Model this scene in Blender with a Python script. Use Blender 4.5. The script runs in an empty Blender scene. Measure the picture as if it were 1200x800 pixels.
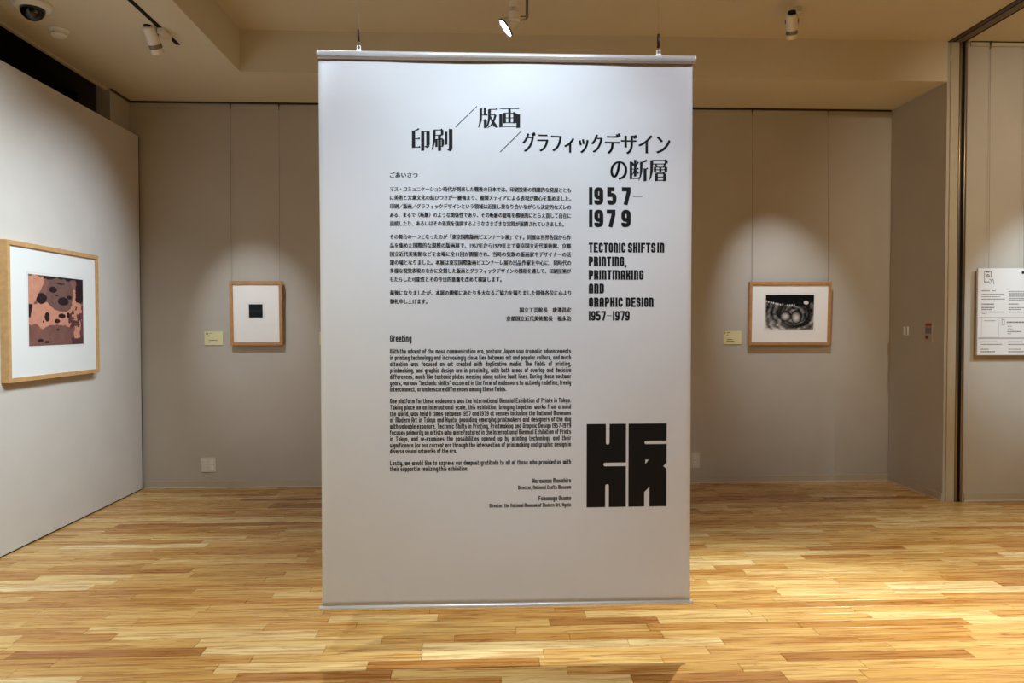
import bpy, bmesh, math, random
import numpy as np
from mathutils import Vector, Matrix
random.seed(7)
PI = math.pi
col = bpy.context.scene.collection
sc = bpy.context.scene

# ---------------------------------------------------------------- camera
F, YAW, PITCH, ROLL, EYE = 850.0, -0.0427, -0.0222, 0.0009, 1.2991
def cam_rot():
    cy, sy = math.cos(YAW), math.sin(YAW); cp, sp = math.cos(PITCH), math.sin(PITCH); cr, sr = math.cos(ROLL), math.sin(ROLL)
    Rz = np.array([[cy, -sy, 0], [sy, cy, 0], [0, 0, 1]])
    Rx = np.array([[1, 0, 0], [0, cp, -sp], [0, sp, cp]])
    Ry = np.array([[cr, 0, sr], [0, 1, 0], [-sr, 0, cr]])
    return Rz @ Rx @ Ry
RM = cam_rot()
cam_data = bpy.data.cameras.new('camera'); cam = bpy.data.objects.new('camera', cam_data); col.objects.link(cam)
cam_data.sensor_width = 36.0; cam_data.lens = F / 1200 * 36.0; cam_data.clip_start = 0.05
m3 = Matrix([list(RM[:, 0]), list(RM[:, 2]), list(-RM[:, 1])]).transposed()
cam.matrix_world = Matrix.Translation((0, 0, EYE)) @ m3.to_4x4()
sc.camera = cam

# ---------------------------------------------------------------- world, exposure
w = bpy.data.worlds.new('world'); sc.world = w; w.use_nodes = True
w.node_tree.nodes['Background'].inputs[0].default_value = (0.9, 0.75, 0.55, 1)
w.node_tree.nodes['Background'].inputs[1].default_value = 0.0
sc.view_settings.view_transform = 'Standard'; sc.view_settings.look = 'None'
sc.view_settings.gamma = 1.0; sc.view_settings.use_curve_mapping = False
sc.view_settings.exposure = 0.0
sc.cycles.max_bounces = 10; sc.cycles.diffuse_bounces = 6; sc.cycles.glossy_bounces = 4
sc.cycles.sample_clamp_indirect = 6.0; sc.cycles.caustics_reflective = False; sc.cycles.caustics_refractive = False

# ---------------------------------------------------------------- lamps (unseen track spots, some of them added as fill; those in view are lit in their builder)
COOL = (0.80, 0.90, 1.0); NEUT = (0.90, 0.99, 1.0); WARM = (1.0, 0.84, 0.64)
def lamp(name, loc, target, power, deg, blend=0.8, color=COOL, radius=0.03):
    d = bpy.data.lights.new(name, 'SPOT'); d.energy = power; d.color = color
    d.spot_size = math.radians(deg); d.spot_blend = blend; d.shadow_soft_size = radius
    o = bpy.data.objects.new(name, d); col.objects.link(o); o.location = loc
    o.rotation_euler = (Vector(target) - Vector(loc)).to_track_quat('-Z', 'Y').to_euler()
    return o
lamp('spot_lamp', (-0.73, 1.8, 3.3), (-0.25, 2.83, 2.0), 100, 66, 0.9, (0.75, 0.87, 1.00))
lamp('spot_lamp', (1.22, 1.75, 3.3), (0.65, 2.83, 1.95), 78, 66, 0.9, (0.75, 0.85, 1.00))
lamp('spot_lamp', (-0.79, 1.5, 3.3), (-0.35, 3.15, 0.0), 48, 44, 0.8, (0.91, 0.97, 1.00))  # added beside the banner spot to bring out the banner's floor shadow
lamp('spot_lamp', (1.33, 1.5, 3.3), (0.75, 3.15, 0.0), 52, 44, 0.8, (0.94, 1.00, 1.00))  # right-hand partner, added for the same floor shadow
lamp('spot_lamp', (1.77, 4.45, 3.3), (1.25, 2.45, 0.0), 560, 62, 0.8, (0.89, 1.00, 0.96))
lamp('spot_lamp', (-0.98, 4.4, 3.3), (-0.7, 2.1, 0.0), 170, 56, 0.8, (0.92, 1.00, 0.99))
lamp('spot_lamp', (-0.6, 3.3, 3.3), (-2.7, 4.0, 1.0), 170, 74, 1.0, (0.92, 0.98, 1.00))
lamp('spot_lamp', (-0.8, 4.95, 3.3), (-2.7, 4.8, 1.3), 120, 60, 1.0, (0.76, 0.89, 1.00))
lamp('spot_lamp', (4.7, 3.2, 3.3), (4.15, 5.17, 1.42), 280, 30, 0.8, (0.62, 0.84, 1.00))
lamp('spot_lamp', (3.42, 2.5, 3.3), (4.5, 5.17, 1.9), 150, 80, 1.0, (1.00, 0.88, 0.70))  # unseen wash added to brighten the right wall
lamp('spot_lamp', (0.2, 1.7, 3.3), (0.1, 2.83, 2.0), 66, 50, 1.0, (0.64, 0.88, 1.00))  # unseen fill on the middle of the banner
lamp('spot_lamp', (-0.3, 2.4, 3.3), (-2.7, 3.1, 1.3), 360, 74, 1.0, (0.77, 0.95, 1.00))  # extra washer added to brighten the partition
lamp('spot_lamp', (0.4, -0.6, 3.3), (0.3, 1.7, 0.0), 60, 50, 0.9, (0.95, 1.0, 0.95))  # unseen fill added behind the camera to lift the near floor
lamp('spot_lamp', (-1.6, 2.0, 3.3), (-1.5, 2.2, 0.0), 150, 84, 0.9, (1.00, 1.00, 0.70))
lamp('spot_lamp', (3.42, 2.0, 3.3), (3.3, 2.45, 0.0), 700, 86, 0.9, (1.00, 1.00, 0.86))

# ---------------------------------------------------------------- helpers
def ray(u, v):
    d = np.array([(u - 600) / F, 1.0, -(v - 400) / F]); return RM @ d
def onY(u, v, Y): d = ray(u, v); return Vector((d[0] * Y / d[1], Y, EYE + d[2] * Y / d[1]))
def onX(u, v, X): d = ray(u, v); return Vector((X, d[1] * X / d[0], EYE + d[2] * X / d[0]))
def onZ(u, v, Z): d = ray(u, v); t = (Z - EYE) / d[2]; return Vector((d[0] * t, d[1] * t, Z))

def link(name, me, m=None, parent=None):
    o = bpy.data.objects.new(name, me); col.objects.link(o)
    if m is not None and me is not None: me.materials.append(m)
    if parent is not None: o.parent = parent
    return o
def obj(name, bm, m, parent=None, smooth=False):
    me = bpy.data.meshes.new(name); bmesh.ops.recalc_face_normals(bm, faces=bm.faces[:]); bm.to_mesh(me); bm.free()
    if smooth:
        for p in me.polygons: p.use_smooth = True
    return link(name, me, m, parent)
def thing(name, label, cat, loc=(0, 0, 0), group=None):
    o = bpy.data.objects.new(name, None); col.objects.link(o); o.location = loc; o.empty_display_size = 0.05
    tag(o, label, cat, group); return o
def tag(o, label, cat, group=None):
    o['label'] = label; o['category'] = cat
    if group: o['group'] = group
    return o
def structure(o): o['kind'] = 'structure'; return o
def box(bm, a, b, bevel=0.0):
    x0, y0, z0 = a; x1, y1, z1 = b
    vs = [bm.verts.new(p) for p in ((x0, y0, z0), (x1, y0, z0), (x1, y1, z0), (x0, y1, z0), (x0, y0, z1), (x1, y0, z1), (x1, y1, z1), (x0, y1, z1))]
    fs = [bm.faces.new([vs[i] for i in f]) for f in ((0, 3, 2, 1), (4, 5, 6, 7), (0, 1, 5, 4), (1, 2, 6, 5), (2, 3, 7, 6), (3, 0, 4, 7))]
    if bevel:
        es = list({e for f in fs for e in f.edges})
        bmesh.ops.bevel(bm, geom=es, offset=bevel, segments=2, affect='EDGES', profile=0.6)
    return vs
def boxobj(name, a, b, m, parent=None, bevel=0.0):
    bm = bmesh.new(); box(bm, a, b, bevel); return obj(name, bm, m, parent)
def tube(bm, p, q, r0, r1=None, seg=16, caps=True):
    r1 = r0 if r1 is None else r1
    p, q = Vector(p), Vector(q); d = (q - p).normalized()
    a = d.orthogonal().normalized(); b = d.cross(a)
    c0 = [bm.verts.new(p + (a * math.cos(t) + b * math.sin(t)) * r0) for t in [2 * PI * i / seg for i in range(seg)]]
    c1 = [bm.verts.new(q + (a * math.cos(t) + b * math.sin(t)) * r1) for t in [2 * PI * i / seg for i in range(seg)]]
    for i in range(seg): bm.faces.new((c0[i], c0[(i + 1) % seg], c1[(i + 1) % seg], c1[i]))
    if caps: bm.faces.new(c0[::-1]); bm.faces.new(c1)
def lathe(bm, prof, seg=24, axis_mat=Matrix.Identity(4)):
    rings = []
    for r, z in prof:
        rings.append([bm.verts.new(axis_mat @ Vector((r * math.cos(2 * PI * i / seg), r * math.sin(2 * PI * i / seg), z))) for i in range(seg)])
    for k in range(len(rings) - 1):
        for i in range(seg): bm.faces.new((rings[k][i], rings[k][(i + 1) % seg], rings[k + 1][(i + 1) % seg], rings[k + 1][i]))
    bm.faces.new(rings[0][::-1]); bm.faces.new(rings[-1])
def polytube(bm, pts, r, seg=8):
    for a, b in zip(pts[:-1], pts[1:]): tube(bm, a, b, r, r, seg)

# ---------------------------------------------------------------- materials
def srgb(r, g, b):
    f = lambda c: ((c / 255 + 0.055) / 1.055) ** 2.4 if c / 255 > 0.04045 else c / 255 / 12.92
    return (f(r), f(g), f(b), 1)
def mat(name, rgba, rough=0.6, metal=0.0, spec=0.5, noise=0.0, nscale=20.0, bump=0.0, bscale=200.0, emit=None, strength=0.0, stretch=None):
    m = bpy.data.materials.new(name); m.use_nodes = True; nt = m.node_tree; bs = nt.nodes['Principled BSDF']
    bs.inputs['Base Color'].default_value = rgba; bs.inputs['Roughness'].default_value = rough
    bs.inputs['Metallic'].default_value = metal; bs.inputs['Specular IOR Level'].default_value = spec
    if emit: bs.inputs['Emission Color'].default_value = emit; bs.inputs['Emission Strength'].default_value = strength
    if noise or bump:
        tc = nt.nodes.new('ShaderNodeTexCoord'); mp = nt.nodes.new('ShaderNodeMapping'); nt.links.new(tc.outputs['Object'], mp.inputs[0])
        if stretch: mp.inputs['Scale'].default_value = stretch
    if noise:
        n = nt.nodes.new('ShaderNodeTexNoise'); n.inputs['Scale'].default_value = nscale; n.inputs['Detail'].default_value = 5; nt.links.new(mp.outputs[0], n.inputs['Vector'])
        mx = nt.nodes.new('ShaderNodeMix'); mx.data_type = 'RGBA'; mx.blend_type = 'MULTIPLY'
        mx.inputs[6].default_value = rgba
        rp = nt.nodes.new('ShaderNodeValToRGB'); rp.color_ramp.elements[0].color = (1 - noise,) * 3 + (1,); rp.color_ramp.elements[0].position = 0.3
        rp.color_ramp.elements[1].color = (1 + noise * 0.3,) * 3 + (1,); rp.color_ramp.elements[1].position = 0.7
        nt.links.new(n.outputs['Fac'], rp.inputs[0]); mx.inputs[0].default_value = 1.0; nt.links.new(rp.outputs[0], mx.inputs[7])
        nt.links.new(mx.outputs[2], bs.inputs['Base Color'])
    if bump:
        n2 = nt.nodes.new('ShaderNodeTexNoise'); n2.inputs['Scale'].default_value = bscale; n2.inputs['Detail'].default_value = 3; nt.links.new(mp.outputs[0], n2.inputs['Vector'])
        bp = nt.nodes.new('ShaderNodeBump'); bp.inputs['Strength'].default_value = bump; bp.inputs['Distance'].default_value = 0.002
        nt.links.new(n2.outputs['Fac'], bp.inputs['Height']); nt.links.new(bp.outputs[0], bs.inputs['Normal'])
    return m
M = {}
M['wall'] = mat('wall_cloth', srgb(188, 181, 170), 0.95, spec=0.1, noise=0.05, nscale=3, bump=0.25, bscale=350)
M['partition'] = mat('partition_cloth', srgb(206, 202, 198), 0.95, spec=0.1, noise=0.04, nscale=4, bump=0.25, bscale=350)
M['ceiling'] = mat('ceiling_paint', srgb(214, 205, 184), 0.95, spec=0.1, noise=0.03, nscale=2, bump=0.2, bscale=250)
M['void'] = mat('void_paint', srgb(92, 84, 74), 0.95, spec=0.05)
M['base'] = mat('vinyl_baseboard', srgb(186, 176, 156), 0.6, noise=0.04)
M['base_lip'] = mat('baseboard_lip', srgb(212, 204, 190), 0.5)
M['black'] = mat('black_gap', srgb(18, 16, 14), 0.7, spec=0.2)
M['rail_dark'] = mat('dark_rail', srgb(60, 54, 46), 0.5)
M['track_grey'] = mat('track_grey', srgb(112, 98, 82), 0.6)
M['steel'] = mat('brushed_steel', srgb(150, 136, 118), 0.3, metal=0.9)
M['alu'] = mat('satin_aluminium', srgb(238, 240, 244), 0.32, metal=0.45, spec=0.7)
M['chrome'] = mat('chrome', srgb(215, 215, 215), 0.18, metal=1.0)
M['cable'] = mat('cable_steel', srgb(190, 185, 178), 0.4, metal=0.8)
M['gripper'] = mat('blackened_gripper', srgb(62, 54, 46), 0.4, metal=0.6)
M['fabric'] = mat('banner_fabric', srgb(226, 226, 229), 0.7, spec=0.25, noise=0.015, nscale=6, bump=0.08, bscale=500)
M['ink'] = mat('black_ink', srgb(14, 13, 14), 0.6, spec=0.3)
M['ink_grey'] = mat('grey_print', srgb(128, 124, 122), 0.7, spec=0.1)
M['ink_pale'] = mat('pale_grey_print', srgb(176, 172, 170), 0.7, spec=0.1)
M['paper'] = mat('mat_board', srgb(240, 238, 234), 0.9, spec=0.1, noise=0.01, nscale=30)
M['paper_cool'] = mat('cool_mat_board', srgb(226, 229, 230), 0.9, spec=0.1)
M['plate_line'] = mat('plate_mark', srgb(205, 198, 190), 0.9, spec=0.1)
M['card'] = mat('cream_card', srgb(222, 214, 168), 0.8, spec=0.1)
M['panelwhite'] = mat('panel_white', srgb(226, 224, 224), 0.6)
M['plastic'] = mat('ivory_plastic', srgb(214, 208, 198), 0.4)
M['white_metal'] = mat('white_enamel', srgb(230, 226, 218), 0.35)
M['grey_metal'] = mat('grey_collar', srgb(128, 118, 112), 0.45, metal=0.3)
M['hood'] = mat('frosted_hood', srgb(235, 228, 215), 0.5)
M['dark_dome'] = mat('smoked_dome', srgb(12, 11, 11), 0.12, spec=0.6)
M['lens'] = mat('lit_lens', (1, 1, 1, 1), 0.4, emit=(0.95, 0.97, 1, 1), strength=14)
M['call_grey'] = mat('call_plate_grey', srgb(176, 164, 158), 0.5)
M['rail_shade'] = mat('rail_shade_strip', srgb(120, 102, 88), 0.6)  # brown put in for the shade below the top rail
M['red'] = mat('red_print', srgb(170, 62, 40), 0.6)
M['redbutton'] = mat('dark_red_button', srgb(120, 22, 20), 0.4)
def oak(name, base):
    m = bpy.data.materials.new(name); m.use_nodes = True; nt = m.node_tree; bs = nt.nodes['Principled BSDF']
    tc = nt.nodes.new('ShaderNodeTexCoord'); mp = nt.nodes.new('ShaderNodeMapping'); mp.inputs['Scale'].default_value = (1, 1, 1)
    nt.links.new(tc.outputs['Object'], mp.inputs[0])
    wv = nt.nodes.new('ShaderNodeTexNoise'); wv.inputs['Scale'].default_value = 40; wv.inputs['Detail'].default_value = 4; nt.links.new(mp.outputs[0], wv.inputs['Vector'])
    rp = nt.nodes.new('ShaderNodeValToRGB'); rp.color_ramp.elements[0].position = 0.3; rp.color_ramp.elements[1].position = 0.7
    rp.color_ramp.elements[0].color = tuple(c * 0.8 for c in base[:3]) + (1,); rp.color_ramp.elements[1].color = base
    nt.links.new(wv.outputs['Fac'], rp.inputs[0]); nt.links.new(rp.outputs[0], bs.inputs['Base Color']); bs.inputs['Roughness'].default_value = 0.5
    return m
M['oak'] = oak('pale_oak', srgb(206, 164, 112)); M['oak_mid'] = oak('honey_oak', srgb(190, 138, 88))

def floor_mat(name, per_object):
    m = bpy.data.materials.new(name); m.use_nodes = True; nt = m.node_tree; bs = nt.nodes['Principled BSDF']; L = nt.links.new
    if per_object:
        rnd = nt.nodes.new('ShaderNodeObjectInfo').outputs['Random']
    else:
        rnd = nt.nodes.new('ShaderNodeNewGeometry').outputs['Random Per Island']
    tc = nt.nodes.new('ShaderNodeTexCoord')
    geo = nt.nodes.new('ShaderNodeNewGeometry')
    off = nt.nodes.new('ShaderNodeMath'); off.operation = 'MULTIPLY'; off.inputs[1].default_value = 73.0; L(rnd, off.inputs[0])
    cmb = nt.nodes.new('ShaderNodeCombineXYZ'); L(off.outputs[0], cmb.inputs[2]); L(off.outputs[0], cmb.inputs[0])
    add = nt.nodes.new('ShaderNodeVectorMath'); add.operation = 'ADD'; L(geo.outputs['Position'], add.inputs[0]); L(cmb.outputs[0], add.inputs[1])
    # plank tone
    r2 = nt.nodes.new('ShaderNodeTexWhiteNoise'); r2.noise_dimensions = '1D'; L(off.outputs[0], r2.inputs['W'])
    tone = nt.nodes.new('ShaderNodeValToRGB'); cr = tone.color_ramp; cr.interpolation = 'LINEAR'
    stops = [(0.0, (164, 112, 56)), (0.08, (188, 138, 72)), (0.35, (203, 159, 92)), (0.70, (213, 176, 110)), (0.9, (224, 194, 136)), (1.0, (233, 212, 164))]
    cr.elements[0].position = 0; cr.elements[0].color = srgb(*stops[0][1]); cr.elements[1].position = 1; cr.elements[1].color = srgb(*stops[-1][1])
    for p_, c_ in stops[1:-1]:
        e = cr.elements.new(p_); e.color = srgb(*c_)
    L(r2.outputs['Value'], tone.inputs[0])
    # long grain
    mp = nt.nodes.new('ShaderNodeMapping'); mp.inputs['Scale'].default_value = (2.2, 38, 1); L(add.outputs[0], mp.inputs[0])
    n1 = nt.nodes.new('ShaderNodeTexNoise'); n1.inputs['Scale'].default_value = 1.6; n1.inputs['Detail'].default_value = 6; n1.inputs['Distortion'].default_value = 0.8; L(mp.outputs[0], n1.inputs['Vector'])
    g1 = nt.nodes.new('ShaderNodeValToRGB'); g1.color_ramp.elements[0].position = 0.32; g1.color_ramp.elements[0].color = srgb(204, 170, 136)
    g1.color_ramp.elements[1].position = 0.62; g1.color_ramp.elements[1].color = (1.05, 1.04, 1.02, 1); L(n1.outputs['Fac'], g1.inputs[0])
    mx = nt.nodes.new('ShaderNodeMix'); mx.data_type = 'RGBA'; mx.blend_type = 'MULTIPLY'; mx.inputs[0].default_value = 0.95; L(tone.outputs[0], mx.inputs[6]); L(g1.outputs[0], mx.inputs[7])
    # cathedral figure and small knots
    mp2 = nt.nodes.new('ShaderNodeMapping'); mp2.inputs['Scale'].default_value = (5, 22, 1); L(add.outputs[0], mp2.inputs[0])
    n2 = nt.nodes.new('ShaderNodeTexNoise'); n2.inputs['Scale'].default_value = 1.0; n2.inputs['Detail'].default_value = 2; n2.inputs['Distortion'].default_value = 2.5; L(mp2.outputs[0], n2.inputs['Vector'])
    g2 = nt.nodes.new('ShaderNodeValToRGB'); g2.color_ramp.elements[0].position = 0.2; g2.color_ramp.elements[0].color = srgb(176, 130, 96)
    g2.color_ramp.elements[1].position = 0.36; g2.color_ramp.elements[1].color = (1, 1, 1, 1); L(n2.outputs['Fac'], g2.inputs[0])
    mx2 = nt.nodes.new('ShaderNodeMix'); mx2.data_type = 'RGBA'; mx2.blend_type = 'MULTIPLY'; mx2.inputs[0].default_value = 0.8; L(mx.outputs[2], mx2.inputs[6]); L(g2.outputs[0], mx2.inputs[7])
    L(mx2.outputs[2], bs.inputs['Base Color'])
    rr = nt.nodes.new('ShaderNodeMapRange'); rr.inputs[3].default_value = 0.23; rr.inputs[4].default_value = 0.33; L(n1.outputs['Fac'], rr.inputs[0]); L(rr.outputs[0], bs.inputs['Roughness'])
    bs.inputs['Specular IOR Level'].default_value = 0.5
    bp = nt.nodes.new('ShaderNodeBump'); bp.inputs['Strength'].default_value = 0.12; bp.inputs['Distance'].default_value = 0.0008; L(n1.outputs['Fac'], bp.inputs['Height']); L(bp.outputs[0], bs.inputs['Normal'])
    return m
M['plank'] = floor_mat('varnished_oak_plank', True); M['plank_far'] = floor_mat('varnished_oak_boards', False)
M['subfloor'] = mat('subfloor', srgb(70, 42, 22), 0.8)

def print_mat(name):
    m = bpy.data.materials.new(name); m.use_nodes = True; nt = m.node_tree; bs = nt.nodes['Principled BSDF']
    a = nt.nodes.new('ShaderNodeAttribute'); a.attribute_name = 'print'; nt.links.new(a.outputs['Color'], bs.inputs['Base Color'])
    bs.inputs['Roughness'].default_value = 0.85; bs.inputs['Specular IOR Level'].default_value = 0.15
    return m

# ---------------------------------------------------------------- structure
XBL, XP, ZP, XR = -2.764, -2.685, 2.7875, 3.3926
DB, DM, HC, HU, XREC = 5.8843, 5.1775, 3.0696, 3.3592, -1.676
YF, XE, YS = -4.0, 6.2, 5.58       # room end behind the camera, far right end, start of the short return at the left
fl = structure(boxobj('floor', (-3.9, YF, -0.06), (XE, DB, -0.012), M['subfloor']))

wb = structure(boxobj('wall_back', (XBL - 0.001, DB, 0), (XR + 0.1, DB + 0.1, HC), M['wall']))
wr = structure(boxobj('wall_right', (XR, DM, 0), (XR + 0.075, DB, HU), M['wall']))
structure(boxobj('wall_back_right', (3.552, DM, 0), (XE + 0.1, DM + 0.1, HU), M['wall']))
structure(boxobj('wall_far_right', (XE, YF, 0), (XE + 0.1, DM, HU), M['wall']))
structure(boxobj('wall_front', (-3.9, YF - 0.1, 0), (XE + 0.1, YF, HU), M['wall']))
wl = structure(boxobj('wall_left', (XP - 0.075, YF, 0.008), (XP, 5.848, ZP), M['partition'], bevel=0.003))
bm = bmesh.new(); box(bm, (XP - 0.07, YF, 0.0005), (XP - 0.004, 5.846, 0.0079)); obj('floor_gap_shade', bm, M['black'], wl)  # black strip stands in for the shadow line under the partition
boxobj('edge_seal', (XP - 0.06, 5.849, 0.008), (XP - 0.012, DB - 0.001, ZP), M['black'], wl)
bm = bmesh.new(); box(bm, (XBL - 0.1, YS, 0), (XBL - 0.001, DB + 0.1, 3.6)); structure(obj('wall_left_return', bm, M['wall']))
structure(boxobj('wall_void', (-4.0, YF, 0), (-3.9, DB + 0.1, 3.75), M['void']))
structure(boxobj('wall_void_back', (-3.9, YS + 0.002, 0), (XBL - 0.101, DB, 3.75), M['void']))
boxobj('dark_band', (-3.6, YS - 0.10, 2.98), (-3.0, YS, 3.03), M['black'], bpy.data.objects['wall_void_back'])  # black band across the back of the void
structure(boxobj('wall_void_front', (-3.9, YF - 0.1, HU), (-2.8, YF, 3.75), M['void']))

ce = structure(boxobj('ceiling', (XREC, YF, HU), (XE, DM, HU + 0.1), M['ceiling']))
boxobj('soffit', (XREC, DM, HC), (XR, DB + 0.1, HU + 0.1), M['ceiling'], ce)
boxobj('soffit', (-2.785, YF, HC), (XREC, DB + 0.1, HU + 0.1), M['ceiling'], ce)
boxobj('soffit_moulding', (-2.812, YF, HC - 0.012), (-2.7855, YS, HC + 0.10), M['ceiling'], ce)
boxobj('soffit_moulding', (-2.85, YF, HC + 0.02), (-2.8125, YS, HC + 0.40), M['ceiling'], ce)
structure(boxobj('ceiling_void', (-3.9, YF, 3.65), (-2.8, DB, 3.75), M['void']))

# lighting track slot in the left soffit
boxobj('track_slot', (-1.915, YF + 1, HC - 0.004), (-1.89, 4.694, HC + 0.001), M['black'], ce)
# baseboards
def baseboard(name, a, b, axis):
    (x0, y0), (x1, y1) = a, b
    o = structure(boxobj(name, (x0, y0, 0.0), (x1, y1, 0.058), M['base'], bevel=0.0015))
    return o
baseboard('baseboard_back', (XP + 0.002, DB - 0.007), (XR - 0.002, DB - 0.0002), 0)
boxobj('lip', (XP + 0.002, DB - 0.010, 0.0005), (XR - 0.002, DB - 0.0075, 0.009), M['base_lip'], bpy.data.objects['baseboard_back'])
baseboard('baseboard_right', (XR - 0.007, DM + 0.002), (XR - 0.0002, DB - 0.0115), 1)
boxobj('lip', (XR - 0.010, DM + 0.002, 0.0005), (XR - 0.0075, DB - 0.0115, 0.009), M['base_lip'], bpy.data.objects['baseboard_right'])
baseboard('baseboard_back_right', (3.556, DM - 0.007), (XE, DM - 0.0002), 0)
boxobj('lip', (3.556, DM - 0.010, 0.0005), (XE, DM - 0.0075, 0.009), M['base_lip'], bpy.data.objects['baseboard_back_right'])

# picture rail: a dark slot along the top of the walls
boxobj('picture_rail', (XBL, DB - 0.012, HC - 0.014), (3.38, DB - 0.0005, HC - 0.0005), M['rail_dark'], wb)
boxobj('rail_slot', (XBL, DB - 0.0125, HC - 0.006), (3.36, DB - 0.0122, HC - 0.001), M['black'], wb)
boxobj('picture_rail', (XBL, YS, HC - 0.014), (XBL + 0.012, DB - 0.0125, HC - 0.0005), M['rail_dark'], bpy.data.objects['wall_left_return'])
wbr = bpy.data.objects['wall_back_right']
boxobj('picture_rail', (3.56, DM - 0.012, HU - 0.034), (XE, DM - 0.0005, HU - 0.008), M['base'], wbr)
boxobj('rail_slot', (3.56, DM - 0.013, HU - 0.008), (XE, DM - 0.0005, HU - 0.001), M['black'], wbr)

# sliding partition track across the ceiling and its wall post
tr = structure(boxobj('trim_1', (3.396, YF, HU - 0.008), (3.428, DM, HU - 0.0003), M['rail_dark']))
boxobj('groove', (3.428, YF, HU - 0.0085), (3.440, DM, HU - 0.0003), M['black'], tr)
boxobj('cover_plate', (3.440, YF, HU - 0.009), (3.500, DM, HU - 0.0003), M['track_grey'], tr)
boxobj('groove', (3.500, YF, HU - 0.0085), (3.517, DM, HU - 0.0003), M['black'], tr)
jb = structure(boxobj('trim_2', (XR + 0.02, DM - 0.012, 0), (3.474, DM + 0.1, HU - 0.0095), M['base'], bevel=0.002))
def post_bm(x0, x1):
    bm = bmesh.new(); n = 8
    for k in range(n): pass
    box(bm, (x0, DM - 0.02, 0.0), (x1, DM + 0.1, HU - 0.0095), 0.004); return bm
p3 = structure(obj('trim_3', post_bm(3.4745, 3.491), M['steel'], None, True))
obj('steel_edge', post_bm(3.513, 3.532), M['steel'], p3, True)
boxobj('rubber_seal', (3.491, DM - 0.014, 0.0), (3.513, DM + 0.1, HU - 0.0095), M['black'], p3)
boxobj('filler_strip', (3.532, DM - 0.004, 0.0), (3.552, DM + 0.1, HU - 0.0095), M['wall'], p3)

# ---------------------------------------------------------------- floor planks
PW, GAP = 0.075, 0.0009
lengths = [0.30, 0.39, 0.48, 0.57, 0.66, 0.75, 0.84]
wts = [1, 2, 3, 3, 3, 3, 2]
def plank_verts(x0, x1, y0, y1, lift=0.0):
    c = 0.0012
    t = lift
    return [(x0, y0, -0.012), (x1, y0, -0.012), (x1, y1, -0.012), (x0, y1, -0.012),
            (x0, y0, -c + t), (x1, y0, -c + t), (x1, y1, -c + t), (x0, y1, -c + t),
            (x0 + c, y0 + c, t), (x1 - c, y0 + c, t), (x1 - c, y1 - c, t), (x0 + c, y1 - c, t)]
PF = [(0, 1, 5, 4), (1, 2, 6, 5), (2, 3, 7, 6), (3, 0, 4, 7), (4, 5, 9, 8), (5, 6, 10, 9), (6, 7, 11, 10), (7, 4, 8, 11), (8, 9, 10, 11)]
rng = random.Random(21)
boards = []
y = DB - 0.006
row = 0
while y > YF:
    y0 = y - PW
    x = -3.9 - rng.random() * 0.6
    while x < XE:
        ln = rng.choices(lengths, wts)[0]
        a, b = max(x, -3.89), min(x + ln, XE - 0.001)
        if b - a > 0.02: boards.append((a, b, y0, y, ln if (a == x and b == x + ln) else None))
        x += ln
    y = y0; row += 1
def seen(bd):
    a, b, y0, y1, ln = bd
    if y1 < 2.60 or ln is None: return False
    return b > max(-0.668 * y1, XP + .02) and a < min(0.758 * y1, XR if y1 > DM else 9)
near = sorted([bd for bd in boards if seen(bd)], key=lambda q: q[3])[:300]
nset = {id(q) for q in near}
pmesh = {}
for ln in lengths:
    me = bpy.data.meshes.new('plank'); me.from_pydata(plank_verts(GAP / 2, ln - GAP / 2, GAP / 4, PW - GAP / 4), [], PF); me.update(); me.materials.append(M['plank']); pmesh[ln] = me
for bd in near:
    o = bpy.data.objects.new('plank', pmesh[bd[4]]); col.objects.link(o); o.location = (bd[0], bd[2], rng.uniform(-0.0002, 0.0001)); o.parent = fl
vs, fs = [], []
for bd in boards:
    if id(bd) in nset: continue
    k = len(vs); vs += plank_verts(bd[0] + GAP / 2, bd[1] - GAP / 2, bd[2] + GAP / 4, bd[3] - GAP / 4); fs += [tuple(i + k for i in f) for f in PF]
me = bpy.data.meshes.new('floorboards'); me.from_pydata(vs, [], fs); me.update()
fb = link('floorboards', me, M['plank_far'], fl); fb['kind'] = 'stuff'

# ---------------------------------------------------------------- banner
YB = 2.83
XL_, XR_ = onY(375.5, 400, YB).x, onY(810, 400, YB).x
RT = onY(593, 66.5, YB).z; RB = onY(593, 709, YB).z
RR, RRB = 0.0135, 0.0095
def wave(x, z):
    s = (z - RB) / (RT - RB); t = (x - XL_) / (XR_ - XL_)
    top = max(0.0, (s - 0.55) / 0.45)
    wv = 0.008 * top * math.sin(2 * PI * (t * 1.9 + (1 - s) * 1.2) + 0.6) + 0.0022 * top * top * math.sin(2 * PI * (t * 4.3 - (1 - s) * 2.0))
    wv += 0.007 * top ** 0.6 * math.exp(-((t - 0.17 - (1 - s) * 0.35) / 0.055) ** 2) - 0.006 * top ** 0.7 * math.exp(-((t - 0.93 + (1 - s) * 0.3) / 0.09) ** 2)
    low = max(0.0, (0.35 - s) / 0.35)
    wv += 0.006 * low * math.cos(2 * PI * (t - 0.5) * 1.1) * (1 - low * 0.6)
    pin = min(1.0, (1 - s) * 14) * min(1.0, s * 14)
    return (wv + 0.006 * math.sin(PI * s) * math.cos(PI * (t - .5) * 1.6)) * pin
bn = thing('hanging_banner', 'tall white fabric banner with black exhibition text hanging in the room centre', 'banner', (0.1, YB, 0))
def wp(x, y, z): return (x - 0.1, y - YB, z)
NX, NZ = 60, 90
vs, fs = [], []
z1, z0 = RT - 0.006, RB + 0.004
for side in (0, 1):
    for j in range(NZ + 1):
        for i in range(NX + 1):
            x = XL_ + (XR_ - XL_) * i / NX; z = z0 + (z1 - z0) * j / NZ
            vs.append(wp(x, YB - wave(x, z) + side * 0.0008, z))
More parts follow.
